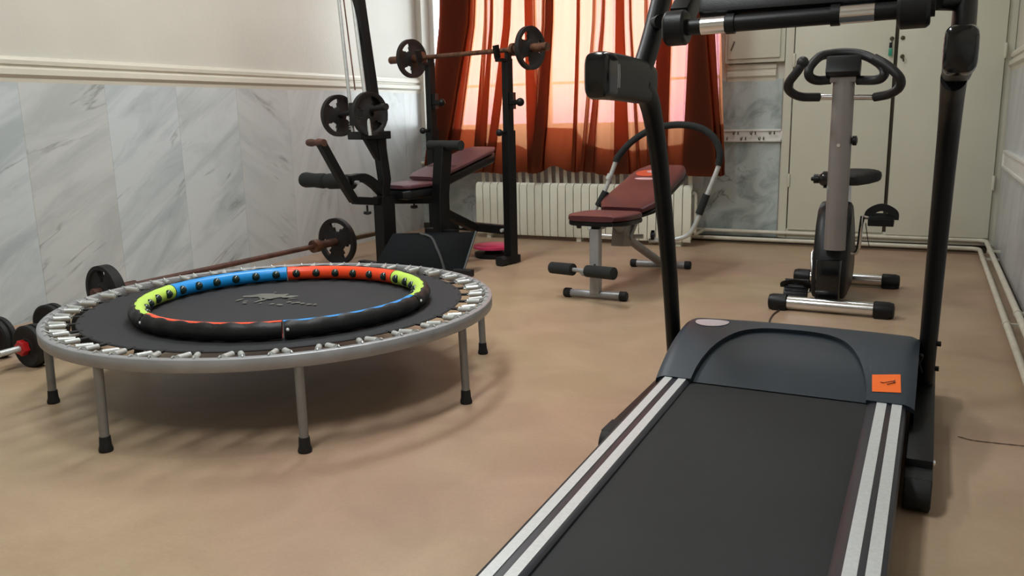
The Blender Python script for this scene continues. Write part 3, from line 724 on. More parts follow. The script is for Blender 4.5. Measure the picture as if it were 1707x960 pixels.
# seat frame and pads
fa, fb = PB(640, 330, B0), BW(B0, 0.05, 0.47)
obj('seat_frame', M().sq([V(fa.x, fa.y, 0.455), V(BW(B0, 0.27, 0).x, BW(B0, 0.27, 0).y, 0.42)+V(0, 0, 0.0)], 0.05, 0.06), MAT['black_metal'], wbn)
def pad(m, p0, p1, wdt, thk, nrm_up, k=8, round_=0.02, taper=(1, 1)):
    p0 = Vector(p0); p1 = Vector(p1); d = (p1-p0); Ln = d.length; d.normalize(); sd = d.cross(Vector(nrm_up)).normalized(); up = sd.cross(d)
    n = 10; rows = []
    prof = []
    for i in range(24):
        a = 2*PI*i/24; ca, sa = math.cos(a), math.sin(a)
        prof.append((math.copysign(abs(ca)**0.25, ca), math.copysign(abs(sa)**0.5, sa)))
    pts = []; sc = []
    for i in range(n+1):
        t = i/n; e = min(t, 1-t)*Ln; s = 1.0 if e > round_ else 0.72+0.28*math.sin(max(e, 0.0)/round_*PI/2)
        wt = taper[0]+(taper[1]-taper[0])*t
        rows.append([p0+d*(Ln*t)+sd*(a*wdt/2*s*wt)+up*(b_*thk/2*(s if s < 1 else 1)) for a, b_ in prof])
    L = len(prof); vs = [v for r in rows for v in r]; fs = []
    for i in range(n):
        for k_ in range(L): fs.append((i*L+k_, i*L+(k_+1) % L, (i+1)*L+(k_+1) % L, (i+1)*L+k_))
    fs.append(tuple(range(L-1, -1, -1))); fs.append(tuple(n*L+k_ for k_ in range(L)))
    return m.add(vs, fs)
st = obj('seat', pad(M(), BW(B0, 0.60, 0.52), BW(B0, 0.30, 0.527), 0.28, 0.03, UP), MAT['burgundy_light'], wbn)
bk0, bk1 = PB(702, 297, B0), PB(806, 247, B0)
bk = obj('backrest', pad(M(), bk0, bk1, 0.29, 0.03, UP), MAT['burgundy_light'], wbn)
ou = V(0, 0, -0.048)
obj('backrest_board', pad(M(), bk0+ou, bk1+ou, 0.285, 0.065, UP), MAT['black_plastic'], bk)
obj('seat_board', pad(M(), BW(B0, 0.60, 0.474), BW(B0, 0.30, 0.481), 0.275, 0.065, UP), MAT['black_plastic'], st)
sm = bk0+(bk1-bk0)*0.3
dn = (bk1-bk0).normalized(); un = BBX.cross(dn)
if un.z < 0: un = -un
for o_ in (0.0, 0.022): obj('seam', M().tube([sm+dn*o_+un*0.0145-BBX*0.12, sm+dn*o_+un*0.0155, sm+dn*o_+un*0.0145+BBX*0.12], 0.0025, 6), MAT['black_plastic'], bk)
for x, y in ((690, 338), (582+30, 342)):
    p = PB(x, y, B0); obj('clamp_knob', M().lathe([(0.006, 0), (0.006, -0.035), (0.022, -0.036), (0.024, -0.05), (0.01, -0.056)], V(p.x, p.y, 0.428), UP, 14), MAT['black_plastic'], wbn)
# uprights of the rack
UL, UR = V(-2.985, 4.90, 0), V(-2.325, 4.72, 0)
RD = (UR-UL).normalized(); RN = V(RD.y, -RD.x, 0)       # towards the viewer
if RN.y > 0: RN = -RN
for U_, zt in ((UL, 1.30), (UR, 1.285)):
    u_ = obj('upright', M().sq([U_+V(0, 0, 0.03), U_+V(0, 0, zt-0.45), U_+V(0, 0, zt-0.45)+V(0, 0, 0.001)], 0.06, 0.07, up=RN), MAT['black_metal'], wbn)
    obj('inner_upright', M().sq([U_+V(0, 0, zt-0.5), U_+V(0, 0, zt-0.02)], 0.048, 0.055, up=RN), MAT['black_metal'], wbn)
    # J hook cup
    h = M().sq([U_+V(0, 0, zt-0.03)+RN*0.0, U_+V(0, 0, zt-0.03)+RN*0.085], 0.045, 0.02)
    h.sq([U_+V(0, 0, zt-0.02)+RN*0.085, U_+V(0, 0, zt+0.055)+RN*0.10], 0.045, 0.02, up=RD)
    h.sq([U_+V(0, 0, zt-0.03)-RN*0.01, U_+V(0, 0, zt+0.02)-RN*0.012], 0.045, 0.025, up=RD)
    obj('bar_hook', h, MAT['black_metal'], wbn)
    obj('lock_knob', M().tube([U_+V(0, 0, zt-0.46)+RN*0.03, U_+V(0, 0, zt-0.46)+RN*0.075], 0.01, 10).ball(U_+V(0, 0, zt-0.46)+RN*0.085, 0.022, 12), MAT['black_plastic'], wbn)
    h = M().sq([U_+V(0, 0, zt-0.28)+RD*0.02, U_+V(0, 0, zt-0.28)+RD*0.085], 0.035, 0.03).ball(U_+V(0, 0, zt-0.28)+RD*0.10, 0.026, 12)
    h.bb(*(U_.x+0.02, U_.x+0.045, U_.y-0.02, U_.y+0.02, zt-0.32, zt-0.22))
    obj('safety_peg', h, MAT['black_metal'], wbn)
    m = M().sq([U_+RN*0.07+V(0, 0, 0.03), U_-RN*0.06+V(0, 0, 0.03)], 0.055, 0.05)
    ft = obj('foot_bar', m, MAT['black_metal'], wbn)
    obj('rubber_cap', M().sq([U_+RN*0.065+V(0, 0, 0.028), U_+RN*0.115+V(0, 0, 0.028)], 0.06, 0.056, ch=0.012), MAT['black_rubber'], ft)
obj('cross_bar', M().sq([UL+V(0, 0, 0.215)-RD*0.02, UR+V(0, 0, 0.215)+RD*0.02], 0.05, 0.055), MAT['black_metal'], wbn)
for p in (UR+V(0, 0, 0.215), UL+V(0, 0, 0.215)+RD*0.32): obj('bolt', M().tube([p+RN*0.02-RD*0.04, p+RN*0.045-RD*0.04], 0.012, 8), MAT['zinc'], wbn)
# arm post beside the backrest, with crosswise handle, and its brace
B2 = 0.27
mpb, mpt = PB(736, 372, B2), PB(739, 245, B2)
obj('arm_post', M().sq([V(mpb.x, mpb.y, 0.2), V(mpb.x, mpb.y, 0.46), mpt], 0.075, 0.085, up=BA), MAT['black_metal'], wbn)
obj('arm_handle', M().tube([mpt-BBX*0.12+V(0, 0, 0.01), mpt-BBX*0.10+V(0, 0, 0.01), mpt+BBX*0.15+V(0, 0, 0.01)], 0.03, 14), MAT['foam'], wbn)
obj('brace', M().sq([V(mpb.x, mpb.y, 0.36), PB(792, 380, B2)], 0.06, 0.05, up=UP), MAT['black_metal'], wbn)
obj('tie_bar', M().sq([V(mpb.x, mpb.y, 0.225)-BBX*0.12, V(mpb.x, mpb.y, 0.225)+BBX*0.12], 0.06, 0.05), MAT['black_metal'], wbn)

# ------------------------------------------------------------------ barbell on the rack and its plates
HZ = 1.315
bl, br = V(-3.345, 4.985, HZ), V(-2.015, 4.63, HZ)
off = RN*0.045
bl += off*0; br += off*0
bd = (br-bl).normalized(); Lb = (br-bl).length
bbl = thing('barbell', 'rusty barbell resting across the hooks of the squat rack', 'barbell', (bl+br)/2, 'rusty barbells')
def bpos(s): return bl+bd*s
sL = (UL-bl).dot(bd); sR = (UR-bl).dot(bd)
obj('shaft', M().tube([bpos(0.2), bpos(Lb-0.2)], 0.0145, 12), MAT['rust'], bbl)
for s0, s1 in ((0, sL-0.06), (sR+0.06, Lb)):
    obj('sleeve', M().tube([bpos(s0), bpos(s1)], 0.025, 16), MAT['rust'], bbl)
for s in (sL-0.06, sR+0.06):
    obj('collar', M().tube([bpos(s-0.012), bpos(s+0.012)], 0.038, 18), MAT['rust'], bbl)
pL, pR = bpos((V(-3.136, 4.95, HZ)-bl).dot(bd)), bpos((V(-2.141, 4.67, HZ)-bl).dot(bd))
tag(obj('weight_plate', plate(M(), pL, bd, 0.126, 0.03, rh=0.026, rot=0.2), MAT['iron']), 'black iron weight plate on left end of the racked barbell by the wall', 'weight plate', 'black iron weight plates')
tag(obj('weight_plate', plate(M(), pR, bd, 0.126, 0.03, rh=0.026, rot=0.2), MAT['iron']), 'black iron weight plate on right end of the racked barbell before curtain', 'weight plate', 'black iron weight plates')

# ------------------------------------------------------------------ barbell on the floor along the left wall
FX, FZ = -3.38, 0.152
pD = PZ(177, 486, 0.125)
fN = V(pD.x, pD.y, 0.128); fF = V(FX, 4.32, FZ); fd = (fF-fN).normalized()
fbb = thing('barbell', 'rusty barbell lying on the floor along the left wall behind the trampoline', 'barbell', (fF.x, fF.y, 0), 'rusty barbells')
obj('shaft', M().tube([fN, fF-fd*0.18], 0.0155, 12), MAT['wood_brown'], fbb)
obj('sleeve', M().tube([fF-fd*0.18, fF+fd*0.12], 0.026, 16), MAT['wood_brown'], fbb)
obj('collar', M().tube([fF-fd*0.22, fF-fd*0.17], 0.04, 18), MAT['rust'], fbb)
obj('bar_end', M().tube([fF+fd*0.11, fF+fd*0.42], 0.019, 12), MAT['brass_dark'], fbb)
obj('near_sleeve', M().tube([fN-fd*0.07, fN+fd*0.16], 0.024, 14), MAT['wood_brown'], fbb)
tag(obj('weight_plate', plate(M(), fF, fd, 0.152, 0.032, rh=0.0265, rot=0.45, frac=0.5), MAT['iron']), 'large spoked black weight plate on the floor barbell against left wall', 'weight plate', 'black iron weight plates')
tag(obj('weight_plate', plate(M(), fN, fd, 0.128, 0.05, rh=0.0245, rot=0.5, r1=0.36, frac=0.3), MAT['black_rubber']), 'black weight plate with triangular holes standing by marble wall behind trampoline', 'weight plate', 'black iron weight plates')

# ------------------------------------------------------------------ dumbbells at the left edge
def dumbbell(c, n, label, R=0.083):
    c = Vector(c); n = Vector(n).normalized()
    t = thing('dumbbell', label, 'dumbbell', (c.x, c.y, 0), 'black dumbbells with red nuts')
    obj('handle', M().tube([c+n*0.12, c-n*0.36], 0.0125, 12), MAT['zinc'], t)
    for s in (0, -0.26):
        for k in (0, -0.03):
            obj('plate', M().lathe([(0.013, -0.014), (R*0.9, -0.014), (R, -0.009), (R, 0.009), (R*0.9, 0.014), (R*0.78, 0.012), (R*0.7, 0.009), (0.035, 0.009), (0.03, 0.013), (0.013, 0.013)], c+n*(s+k), n, 36), MAT['black_rubber'], t)
    u = n.orthogonal().normalized(); w = n.cross(u)
    for s, h in ((0.014, 1), (-0.31, -1)):
        st = [(0.032*(1.0 if k % 2 == 0 else 0.78)*math.cos(2*PI*k/12), 0.032*(1.0 if k % 2 == 0 else 0.78)*math.sin(2*PI*k/12)) for k in range(12)]
        obj('star_nut', M().prism(st, c+n*s, u, w, 0, 0.026*h), MAT['red_plastic'], t, bevel=0.003)
dumbbell(PZ(48, 577, 0.083), (0.02, -1, 0), 'black dumbbell with red star nut beside trampoline leg')
q_ = PZ(-10, 564, 0.083)
dumbbell(q_, (0.1, -1, 0), 'black dumbbell cut off by the photo left edge, behind the other dumbbell')

# ------------------------------------------------------------------ black padded panel and pink twist disc under the rack
fp = thing('folded_exercise_seat', 'large folded black padded exercise seat with grey piping on floor under the rack', 'exercise seat', (-2.75, 4.3, 0))
bl_, br_ = PZ(612, 470, 0.0), PZ(772, 462, 0.0)
bl_ = V(bl_.x, bl_.y, 0.02); br_ = V(br_.x, br_.y, 0.02)
tl_ = PY(655, 389, bl_.y+0.18); tr_ = PY(794, 386, br_.y+0.20)
rows = []
for i in range(13):
    t = i/12; row = []
    for j in range(13):
        s = j/12; p = (bl_*(1-s)+br_*s)*(1-t)+(tl_*(1-s)+tr_*s)*t
        bul = 0.035*math.sin(PI*s)**0.6*math.sin(PI*t)**0.6
        n = (br_-bl_).cross(tl_-bl_).normalized()
        if n.y > 0: n = -n
        row.append(p+n*bul)
    rows.append(row)
nn = (br_-bl_).cross(tl_-bl_).normalized()
if nn.y > 0: nn = -nn
m = M().grid(rows); m.grid([[p-nn*0.07 for p in r] for r in rows][::1])
N_ = 13
edge = [rows[0][j] for j in range(13)]+[rows[i][12] for i in range(1, 13)]+[rows[12][j] for j in range(11, -1, -1)]+[rows[i][0] for i in range(11, 0, -1)]
vs = edge+[p-nn*0.07 for p in edge]; L_ = len(edge)
m.add(vs, [(k, (k+1) % L_, L_+(k+1) % L_, L_+k) for k in range(L_)])
obj('cushion', m, MAT['fabric_black'], fp, sharp=60)
def onpad(s, t, h=0.004):
    i = min(int(t*12), 11); j = min(int(s*12), 11); a = t*12-i; b_ = s*12-j
    return (rows[i][j]*(1-a)*(1-b_)+rows[i+1][j]*a*(1-b_)+rows[i][j+1]*(1-a)*b_+rows[i+1][j+1]*a*b_)+nn*h
obj('piping', M().tube(spline([onpad(0.32, 0.98), onpad(0.48, 0.86), onpad(0.6, 0.6), onpad(0.7, 0.35), onpad(0.8, 0.05)], 5), 0.009, 8), MAT['piping_grey'], fp)
obj('edge_piping', M().tube([onpad(0.995, t/8) for t in range(9)], 0.007, 8), MAT['piping_grey'], fp)
obj('foot', M().sq([br_+nn*0.03+V(-0.06, 0, 0), br_+nn*0.03+V(0.06, 0.0, 0)], 0.04, 0.04), MAT['black_rubber'], fp)
tw = PZ(823, 409, 0.075)
twd = thing('twist_disc', 'round pink waist twisting disc on a black base behind the right rack upright', 'twist disc', (tw.x, tw.y, 0))
obj('base', M().lathe([(0.12, 0), (0.13, 0.008), (0.13, 0.03), (0.06, 0.035), (0.06, 0.055)], (tw.x, tw.y, 0), UP, 36), MAT['black_plastic'], twd)
obj('top', M().lathe([(0.10, 0.056), (0.135, 0.06), (0.137, 0.075), (0.13, 0.08), (0, 0.08)], (tw.x, tw.y, 0), UP, 48), MAT['pink_plastic'], twd)

# ------------------------------------------------------------------ sit-up bench with arched hand rail
SX = -1.475; FY = 3.97; RYB = 4.86
sb = thing('situp_bench', 'grey sit-up bench with burgundy pads, foam rollers and arched hand rail before radiator', 'exercise bench', (SX, 4.4, 0))
def footbar(name, p0, p1, r, par, mt=MAT['steel_grey']):
    p0 = Vector(p0); p1 = Vector(p1); d = (p1-p0).normalized()
    o = obj(name, M().tube([p0, p1], r, 14), mt, par)
    for p, s in ((p0, -1), (p1, 1)):
        obj('end_cap', M().tube([p-d*s*0.02, p+d*s*0.012, p+d*s*0.018], [r*1.22, r*1.22, r*0.95], 14), MAT['black_rubber'], o)
    return o
a_, b_ = PZ(946, 487, 0.024), PZ(1040, 494, 0.024)
footbar('front_foot', a_, b_, 0.02, sb)
ra_, rb_ = PZ(1056, 438, 0.024), PZ(1147, 442, 0.024)
footbar('rear_foot', ra_, rb_, 0.02, sb)
fm = (a_+b_)/2; rm_ = (ra_+rb_)/2
lx = PY(993, 420, fm.y).x
obj('front_leg', M().sq([V(lx, fm.y, 0.03), V(lx, fm.y, 0.36)], 0.05, 0.05, up=(0, 1, 0)), MAT['steel_grey'], sb)
obj('adjust_holes', M().tube([(lx+0.004, fm.y-0.027, 0.155), (lx+0.004, fm.y-0.02, 0.155)], 0.006, 8).tube([(lx+0.004, fm.y-0.027, 0.18), (lx+0.004, fm.y-0.02, 0.18)], 0.006, 8), MAT['gap_dark'], sb)
obj('leg_socket', M().sq([V(lx, fm.y, 0.355), V(lx, fm.y, 0.40)], 0.036, 0.036, up=(0, 1, 0)), MAT['black_metal'], sb)
# ankle roller bar
kz = PY(1000, 452, fm.y-0.06)
l0, l1 = PY(921, 446, fm.y-0.02), PY(1022, 456, fm.y-0.16)
arm = M().tube(spline([V(lx, fm.y, 0.17), V(lx-0.03, fm.y-0.08, 0.145), (l0+l1)/2], 4), 0.014, 10).tube([l0, l1], 0.011, 10)
obj('roller_bar', arm, MAT['steel_grey'], sb)
dd = (l1-l0); 
for s0, s1 in ((-0.02, 0.36), (0.58, 1.02)):
    p0, p1_ = l0+dd*s0, l0+dd*s1; q = p1_-p0
    obj('foam_roller', M().tube([p0, p0+q*0.02, p0+q*0.98, p1_], [0.022, 0.03, 0.031, 0.024], 18), MAT['foam'], sb)
# main beam
obj('beam', M().tube(spline([V(lx, fm.y+0.02, 0.37), V(lx, fm.y+0.28, 0.36), V(lx+0.01, fm.y+0.5, 0.24), V(rm_.x, rm_.y-0.02, 0.04)], 6), 0.024, 12), MAT['steel_grey'], sb)
# pads
seat0, seat1 = V(SX+0.01, fm.y-0.05, 0.415), V(SX+0.02, fm.y+0.36, 0.40)
st = obj('seat', pad(M(), seat0, seat1, 0.33, 0.038, UP, round_=0.14), MAT['burgundy'], sb)
obj('seat_board', pad(M(), seat0+V(0, 0.01, -0.026), seat1+V(0, 0, -0.026), 0.325, 0.035, UP, round_=0.12), MAT['black_plastic'], st)
bk0_, bk1_ = V(SX+0.03, fm.y+0.37, 0.415), V(SX+0.10, fm.y+0.98, 0.605)
bk = obj('backrest', pad(M(), bk0_, bk1_, 0.34, 0.045, UP, round_=0.12, taper=(1.0, 0.92)), MAT['burgundy'], sb)
dv = (bk1_-bk0_).normalized(); sv = dv.cross(UP).normalized(); nv = sv.cross(dv)
obj('backrest_board', pad(M(), bk0_-nv*0.03, bk1_-nv*0.03, 0.33, 0.03, UP, round_=0.08, taper=(1.0, 0.92)), MAT['black_plastic'], bk)
def badge(name, t, wd, hh, mt, dz, sx=0.0):
    c = bk0_+(bk1_-bk0_)*t+sv*sx; m = M()
    m.add([c+sv*(wd*math.cos(2*PI*i/20))+dv*(hh*math.sin(2*PI*i/20))+nv*(0.0225+dz) for i in range(20)]+[c+sv*(wd*math.cos(2*PI*i/20))+dv*(hh*math.sin(2*PI*i/20))+nv*(0.021+dz) for i in range(20)],
          [tuple(range(20))]+[(i, (i+1) % 20, 20+(i+1) % 20, 20+i) for i in range(20)])
    return obj(name, m, mt, bk)
badge('badge', 0.76, 0.075, 0.05, MAT['orange_label'], 0.0015, -0.05)
badge('badge', 0.79, 0.035, 0.018, MAT['pale_label'], 0.003, -0.03)
badge('badge', 0.62, 0.065, 0.016, MAT['pale_label'], 0.0015, -0.03)
obj('back_strut', M().sq([V(SX+0.04, fm.y+0.46, 0.25), bk0_+(bk1_-bk0_)*0.5-nv*0.05], 0.028, 0.028, up=(1, 0, 0)), MAT['steel_grey'], sb)
obj('pivot_plate', M().prism([(-0.09, -0.05), (0.05, -0.07), (0.10, 0.0), (0.04, 0.06), (-0.07, 0.05)], V(SX+0.01, fm.y+0.44, 0.27), V(0, 1, 0), UP, -0.035, 0.035), MAT['bike_grey'], sb, bevel=0.006)
# arched rail, pivoting at the beam
AY = lambda z: fm.y+0.50+0.10*z
def AP(x, y, Y=None):
    p = PY(x, y, 4.55)
    for _ in range(4): p = PY(x, y, AY(p.z))
    return p
left = [(1072, 394), (1030, 394), (1000, 392), (985, 384), (983, 372), (992, 350), (1010, 314), (1024, 276)]
top = [(1030, 262), (1052, 237), (1086, 216), (1128, 208), (1166, 213), (1190, 230), (1200, 254), (1198, 272)]
right = [(1196, 282), (1184, 312), (1172, 340), (1160, 372), (1146, 392), (1118, 400), (1082, 401)]
allp = [AP(*q) for q in left+top+right]
obj('arch_tube', M().tube(spline(allp, 5), 0.0125, 12), MAT['zinc'], sb)
obj('arch_foam', M().tube(spline([AP(*q) for q in [(1027, 270)]+top+[(1197, 276)]], 5), 0.0185, 14), MAT['foam'], sb)
for q0, q1 in (((997, 343), (1010, 319)), ((1165, 357), (1178, 324))):
    obj('hand_grip', M().tube([AP(*q0), AP(*q1)], 0.0205, 14), MAT['foam'], sb)
obj('arch_collar', M().tube([AP(1014, 299), AP(1018, 291)], 0.018, 12), MAT['zinc'], sb)
for q in ((1092, 392), (969, 372)):
    p = AP(*q) if q[0] > 1000 else PY(*q, fm.y+0.05)
    obj('knob', M().lathe([(0.01, 0), (0.028, 0.004), (0.028, 0.02), (0.012, 0.026)], p, (-1, -0.2, 0), 14), MAT['black_plastic'], sb)

# ------------------------------------------------------------------ exercise bike
KX = -0.36
kb = thing('exercise_bike', 'grey and black upright exercise bike standing before the cream cupboard', 'exercise bike', (KX, 4.4, 0))
f0, f1 = PZ(1300, 503, 0.035), PZ(1470, 517, 0.035)
def bikefoot(name, p0, p1, r=0.031):
    p0 = Vector(p0); p1 = Vector(p1); d = (p1-p0).normalized()
    o = obj(name, M().tube([p0, p1], r, 18), MAT['chrome'], kb)
    for p, s in ((p0, -1), (p1, 1)):
        m = M().tube([p-d*s*0.035, p-d*s*0.03, p+d*s*0.03, p+d*s*0.048, p+d*s*0.052], [r*1.1, r*1.28, r*1.28, r*1.1, r*0.7], 16)
        m.bb(p.x-0.03, p.x+0.03, p.y-0.034, p.y+0.034, 0, 0.03)
        obj('end_cap', m, MAT['black_plastic'], o)
    return o
bikefoot('front_stabilizer', f0, f1)
g0, g1 = PZ(1340, 460, 0.035), PZ(1482, 469, 0.035)
bikefoot('rear_stabilizer', g0, g1)
fy = (f0.y+f1.y)/2; ry = (g0.y+g1.y)/2
# shroud: rounded side outline extruded across X
out = [(fy+0.08, 0.05), (fy+0.06, 0.10), (fy+0.07, 0.20), (fy+0.10, 0.30), (fy+0.15, 0.40), (fy+0.22, 0.47), (fy+0.30, 0.49), (fy+0.36, 0.46), (fy+0.44, 0.40), (fy+0.54, 0.32), (fy+0.62, 0.22), (fy+0.63, 0.12), (fy+0.58, 0.06), (fy+0.5, 0.035), (fy+0.15, 0.035)]
m = M(); nO = len(out)
xs = [(-0.076, 0.90), (-0.066, 0.97), (-0.04, 1.0), (0.04, 1.0), (0.066, 0.97), (0.076, 0.90)]
cyo, czo = fy+0.33, 0.25
BXC = KX-0.005
vs = [V(BXC+dx, cyo+(y-cyo)*k, czo+(z-czo)*k) for dx, k in xs for y, z in out]
fs = [tuple(range(nO-1, -1, -1)), tuple((len(xs)-1)*nO+k for k in range(nO))]
for i in range(len(xs)-1):
    for k in range(nO): fs.append((i*nO+k, i*nO+(k+1) % nO, (i+1)*nO+(k+1) % nO, (i+1)*nO+k))
m.add(vs, fs)
obj('shroud', m, MAT['black_plastic'], kb, sharp=50)
obj('shroud_nose', M().sweep([(BXC, fy+0.075, 0.04), (BXC, fy+0.055, 0.12), (BXC, fy+0.06, 0.24)], [(-0.06, -0.02), (0.06, -0.02), (0.05, 0.02), (-0.05, 0.02)], up=(0, -1, 0)), MAT['black_gloss'], kb, bevel=0.008)
# main post
pa_, pb_ = PY(1391, 416, fy+0.06), PY(1407, 132, fy+0.10)
ell = [(0.047*math.cos(2*PI*k/20), 0.034*math.sin(2*PI*k/20)) for k in range(20)]
obj('post', M().sweep([V(pa_.x, pa_.y, pa_.z), V(pa_.x, pa_.y, pa_.z+0.06), pb_], ell, up=(0, 1, 0)), MAT['bike_grey'], kb)
obj('post_collar', M().sweep([pb_+(pa_-pb_)*0.62, pb_+(pa_-pb_)*0.64], [(a*1.03, b_*1.03) for a, b_ in ell], up=(0, 1, 0)), MAT['steel_grey'], kb)
sc = pb_+(pa_-pb_)*0.38
obj('adjust_knob', M().lathe([(0.008, 0), (0.022, 0.006), (0.022, 0.022), (0.01, 0.026)], sc+V(0.045, 0, 0.02), (1, 0, 0), 14), MAT['black_plastic'], kb)
obj('screw', M().lathe([(0.01, 0), (0.008, 0.004)], sc+V(-0.005, -0.034, 0), (0, -1, 0), 12), MAT['chrome'], kb)
HY = fy+0.10
def hb(lst, dy=0): return [PY(x, y, HY+d_+dy) for x, y, d_ in lst]
# console
ctr = PY(1406, 112, HY-0.02)
con = M().box(ctr+V(0, 0.0, 0.0), (0.145, 0.07, 0.085), Matrix.Rotation(math.radians(-28), 3, 'X'))
obj('console', con, MAT['black_plastic'], kb, bevel=0.012)
obj('console_bracket', M().box(PY(1406, 128, HY-0.005), (0.11, 0.05, 0.05)), MAT['bike_grey'], kb, bevel=0.006)
# front loop grips
lp = hb([(1384, 133, 0), (1362, 134, -0.03), (1349, 127, -0.06), (1350, 112, -0.05), (1366, 95, 0.02), (1384, 90, 0.05), (1407, 88, 0.06), (1432, 90, 0.05), (1452, 97, 0.02), (1470, 110, -0.03), (1474, 124, -0.06), (1462, 133, -0.04), (1430, 134, 0)])
obj('loop_grip', M().tube(spline(lp, 5), 0.0205, 14), MAT['foam_black'], kb)
# wide handlebar
wl = hb([(1338, 104, -0.18), (1330, 118, -0.18), (1315, 138, -0.15), (1316, 151, -0.1), (1334, 161, -0.04), (1366, 162, 0)])
wr = hb([(1458, 162, 0), (1482, 157, -0.04), (1499, 146, -0.1), (1500, 130, -0.14), (1480, 110, -0.12), (1458, 97, -0.08)])
obj('handlebar', M().tube([PY(1362, 162, HY), PY(1462, 162, HY)], 0.0125, 12), MAT['chrome'], kb)
for pts in (wl, wr): obj('handle_grip', M().tube(spline(pts, 5), 0.0195, 14), MAT['foam_black'], kb)
obj('grip_end', M().ball(wl[0], 0.026, 14), MAT['foam_black'], kb)
# seat
SY = fy+0.48
sp0 = PY(1412, 318, SY)
obj('seat_post', M().tube([V(sp0.x, SY, 0.42), V(sp0.x, SY, 0.56)], 0.02, 14), MAT['chrome'], kb)
sd0 = PY(1418, 297, SY)
m = M()
rows = []
for (dy, wd, zc, th) in ((-0.14, 0.02, 0.0, 0.03), (-0.12, 0.035, 0.0, 0.05), (-0.03, 0.05, -0.005, 0.06), (0.05, 0.10, 0.0, 0.07), (0.10, 0.125, 0.005, 0.075), (0.13, 0.125, 0.005, 0.07), (0.15, 0.09, 0.0, 0.04)):
    rows.append([V(sd0.x+0.012+wd*math.copysign(abs(math.cos(a))**0.6, math.cos(a)), SY+dy, sd0.z+zc+th/2*math.copysign(abs(math.sin(a))**0.6, math.sin(a))) for a in [2*PI*k/20 for k in range(20)]])
vs = [v for r in rows for v in r]; fs = [tuple(range(19, -1, -1)), tuple(6*20+k for k in range(20))]
for i in range(6):
    for k in range(20): fs.append((i*20+k, i*20+(k+1) % 20, (i+1)*20+(k+1) % 20, (i+1)*20+k))
m.add(vs, fs); obj('seat', m, MAT['black_rubber'], kb)
# cranks and pedals
AXZ = 0.235; AXY = fy+0.30
cra = V(BXC-0.085, AXY, AXZ); crb = V(BXC+0.085, AXY, AXZ)
pedL, pedR = PY(1352, 486, AXY-0.08), PY(1438, 360, AXY-0.02)
obj('crank', M().tube(spline([cra+V(0.02, 0, 0), cra+V(-0.015, 0, -0.006), V(pedL.x, pedL.y, pedL.z)+V(0.008, 0, 0.05), pedL], 4), 0.010, 10), MAT['chrome'], kb)
obj('crank', M().tube(spline([crb+V(-0.02, 0, 0), crb+V(0.02, 0, 0.015), pedR+V(-0.004, 0, -0.06), pedR], 4), 0.010, 10), MAT['chrome'], kb)
def pedal(c, tl_):
    c = Vector(c); R3 = Matrix.Rotation(math.radians(tl_), 3, 'X')
    m = M().box(c, (0.112, 0.10, 0.036), R3)
    for k in range(5): m.box(c+R3 @ V(0, -0.04+0.02*k, 0.02), (0.10, 0.007, 0.008), R3)
    p = obj('pedal', m, MAT['black_plastic'], kb, bevel=0.004)
    st = spline([c+R3 @ q for q in (V(-0.057, 0.01, 0), V(-0.052, 0.01, 0.035), V(0, 0.01, 0.06), V(0.052, 0.01, 0.035), V(0.057, 0.01, 0))], 5)
    obj('strap', M().sweep(st, [(-0.018, -0.002), (0.018, -0.002), (0.018, 0.002), (-0.018, 0.002)], up=(0, 1, 0) if False else None), MAT['black_rubber'], p)
    return p
cR = PY(1469, 367, AXY-0.02); pr_ = pedal(cR, 8)
obj('axle', M().tube([pedR, cR], 0.007, 8), MAT['chrome'], pr_)
obj('strap_end', M().sweep(spline([PY(1443, 372, AXY-0.04), PY(1446, 395, AXY-0.04), PY(1449, 411, AXY-0.05)], 4), [(-0.01, -0.0015), (0.01, -0.0015), (0.01, 0.0015), (-0.01, 0.0015)], up=(1, 0, 0)), MAT['black_rubber'], pr_)
cL = PY(1327, 482, AXY-0.08); pl_ = pedal(cL, 48)
obj('axle', M().tube([pedL, cL], 0.007, 8), MAT['chrome'], pl_)
# bottle lying across the saddle
bo0, bo1 = PY(1392, 298, fy+0.27), PY(1352, 298, fy+0.27)
obj('bottle_holder', M().tube(spline([V(bo0.x+0.02, fy+0.27, 0.46), V(bo0.x+0.02, fy+0.27, bo0.z-0.05), V(bo0.x, fy+0.27, bo0.z-0.0395)], 4), 0.008, 8).bb(bo0.x-0.05, bo0.x+0.03, fy+0.25, fy+0.29, bo0.z-0.043, bo0.z-0.038), MAT['black_metal'], kb)
bdv = (bo1-bo0).normalized(); bL = (bo1-bo0).length
bt = thing('drinks_bottle', 'black bottle with narrow cap lying by the exercise bike saddle', 'bottle', bo0+V(0, 0, -0.035))
obj('body', M().lathe([(0.0, -0.05), (0.034, -0.045), (0.037, -0.03), (0.037, bL*0.45), (0.03, bL*0.58), (0.02, bL*0.66), (0.02, bL*0.7)], bo0, bdv, 20), MAT['black_gloss'], bt)
obj('cap', M().lathe([(0.022, bL*0.68), (0.022, bL*0.88), (0.010, bL*0.9), (0.010, bL*0.98), (0.005, bL*1.0), (0.0, bL*1.02)], bo0, bdv, 16), MAT['black_plastic'], bt)
# floor cable by the bike
tag(obj('power_cord', M().tube(spline([PZ(1299, 517, 0.004), PZ(1289, 524, 0.004), PZ(1283, 534, 0.004), PZ(1282, 548, 0.004)], 5), 0.0035, 6), MAT['cord']), 'thin brown cord on the floor between bike foot and treadmill', 'cord')

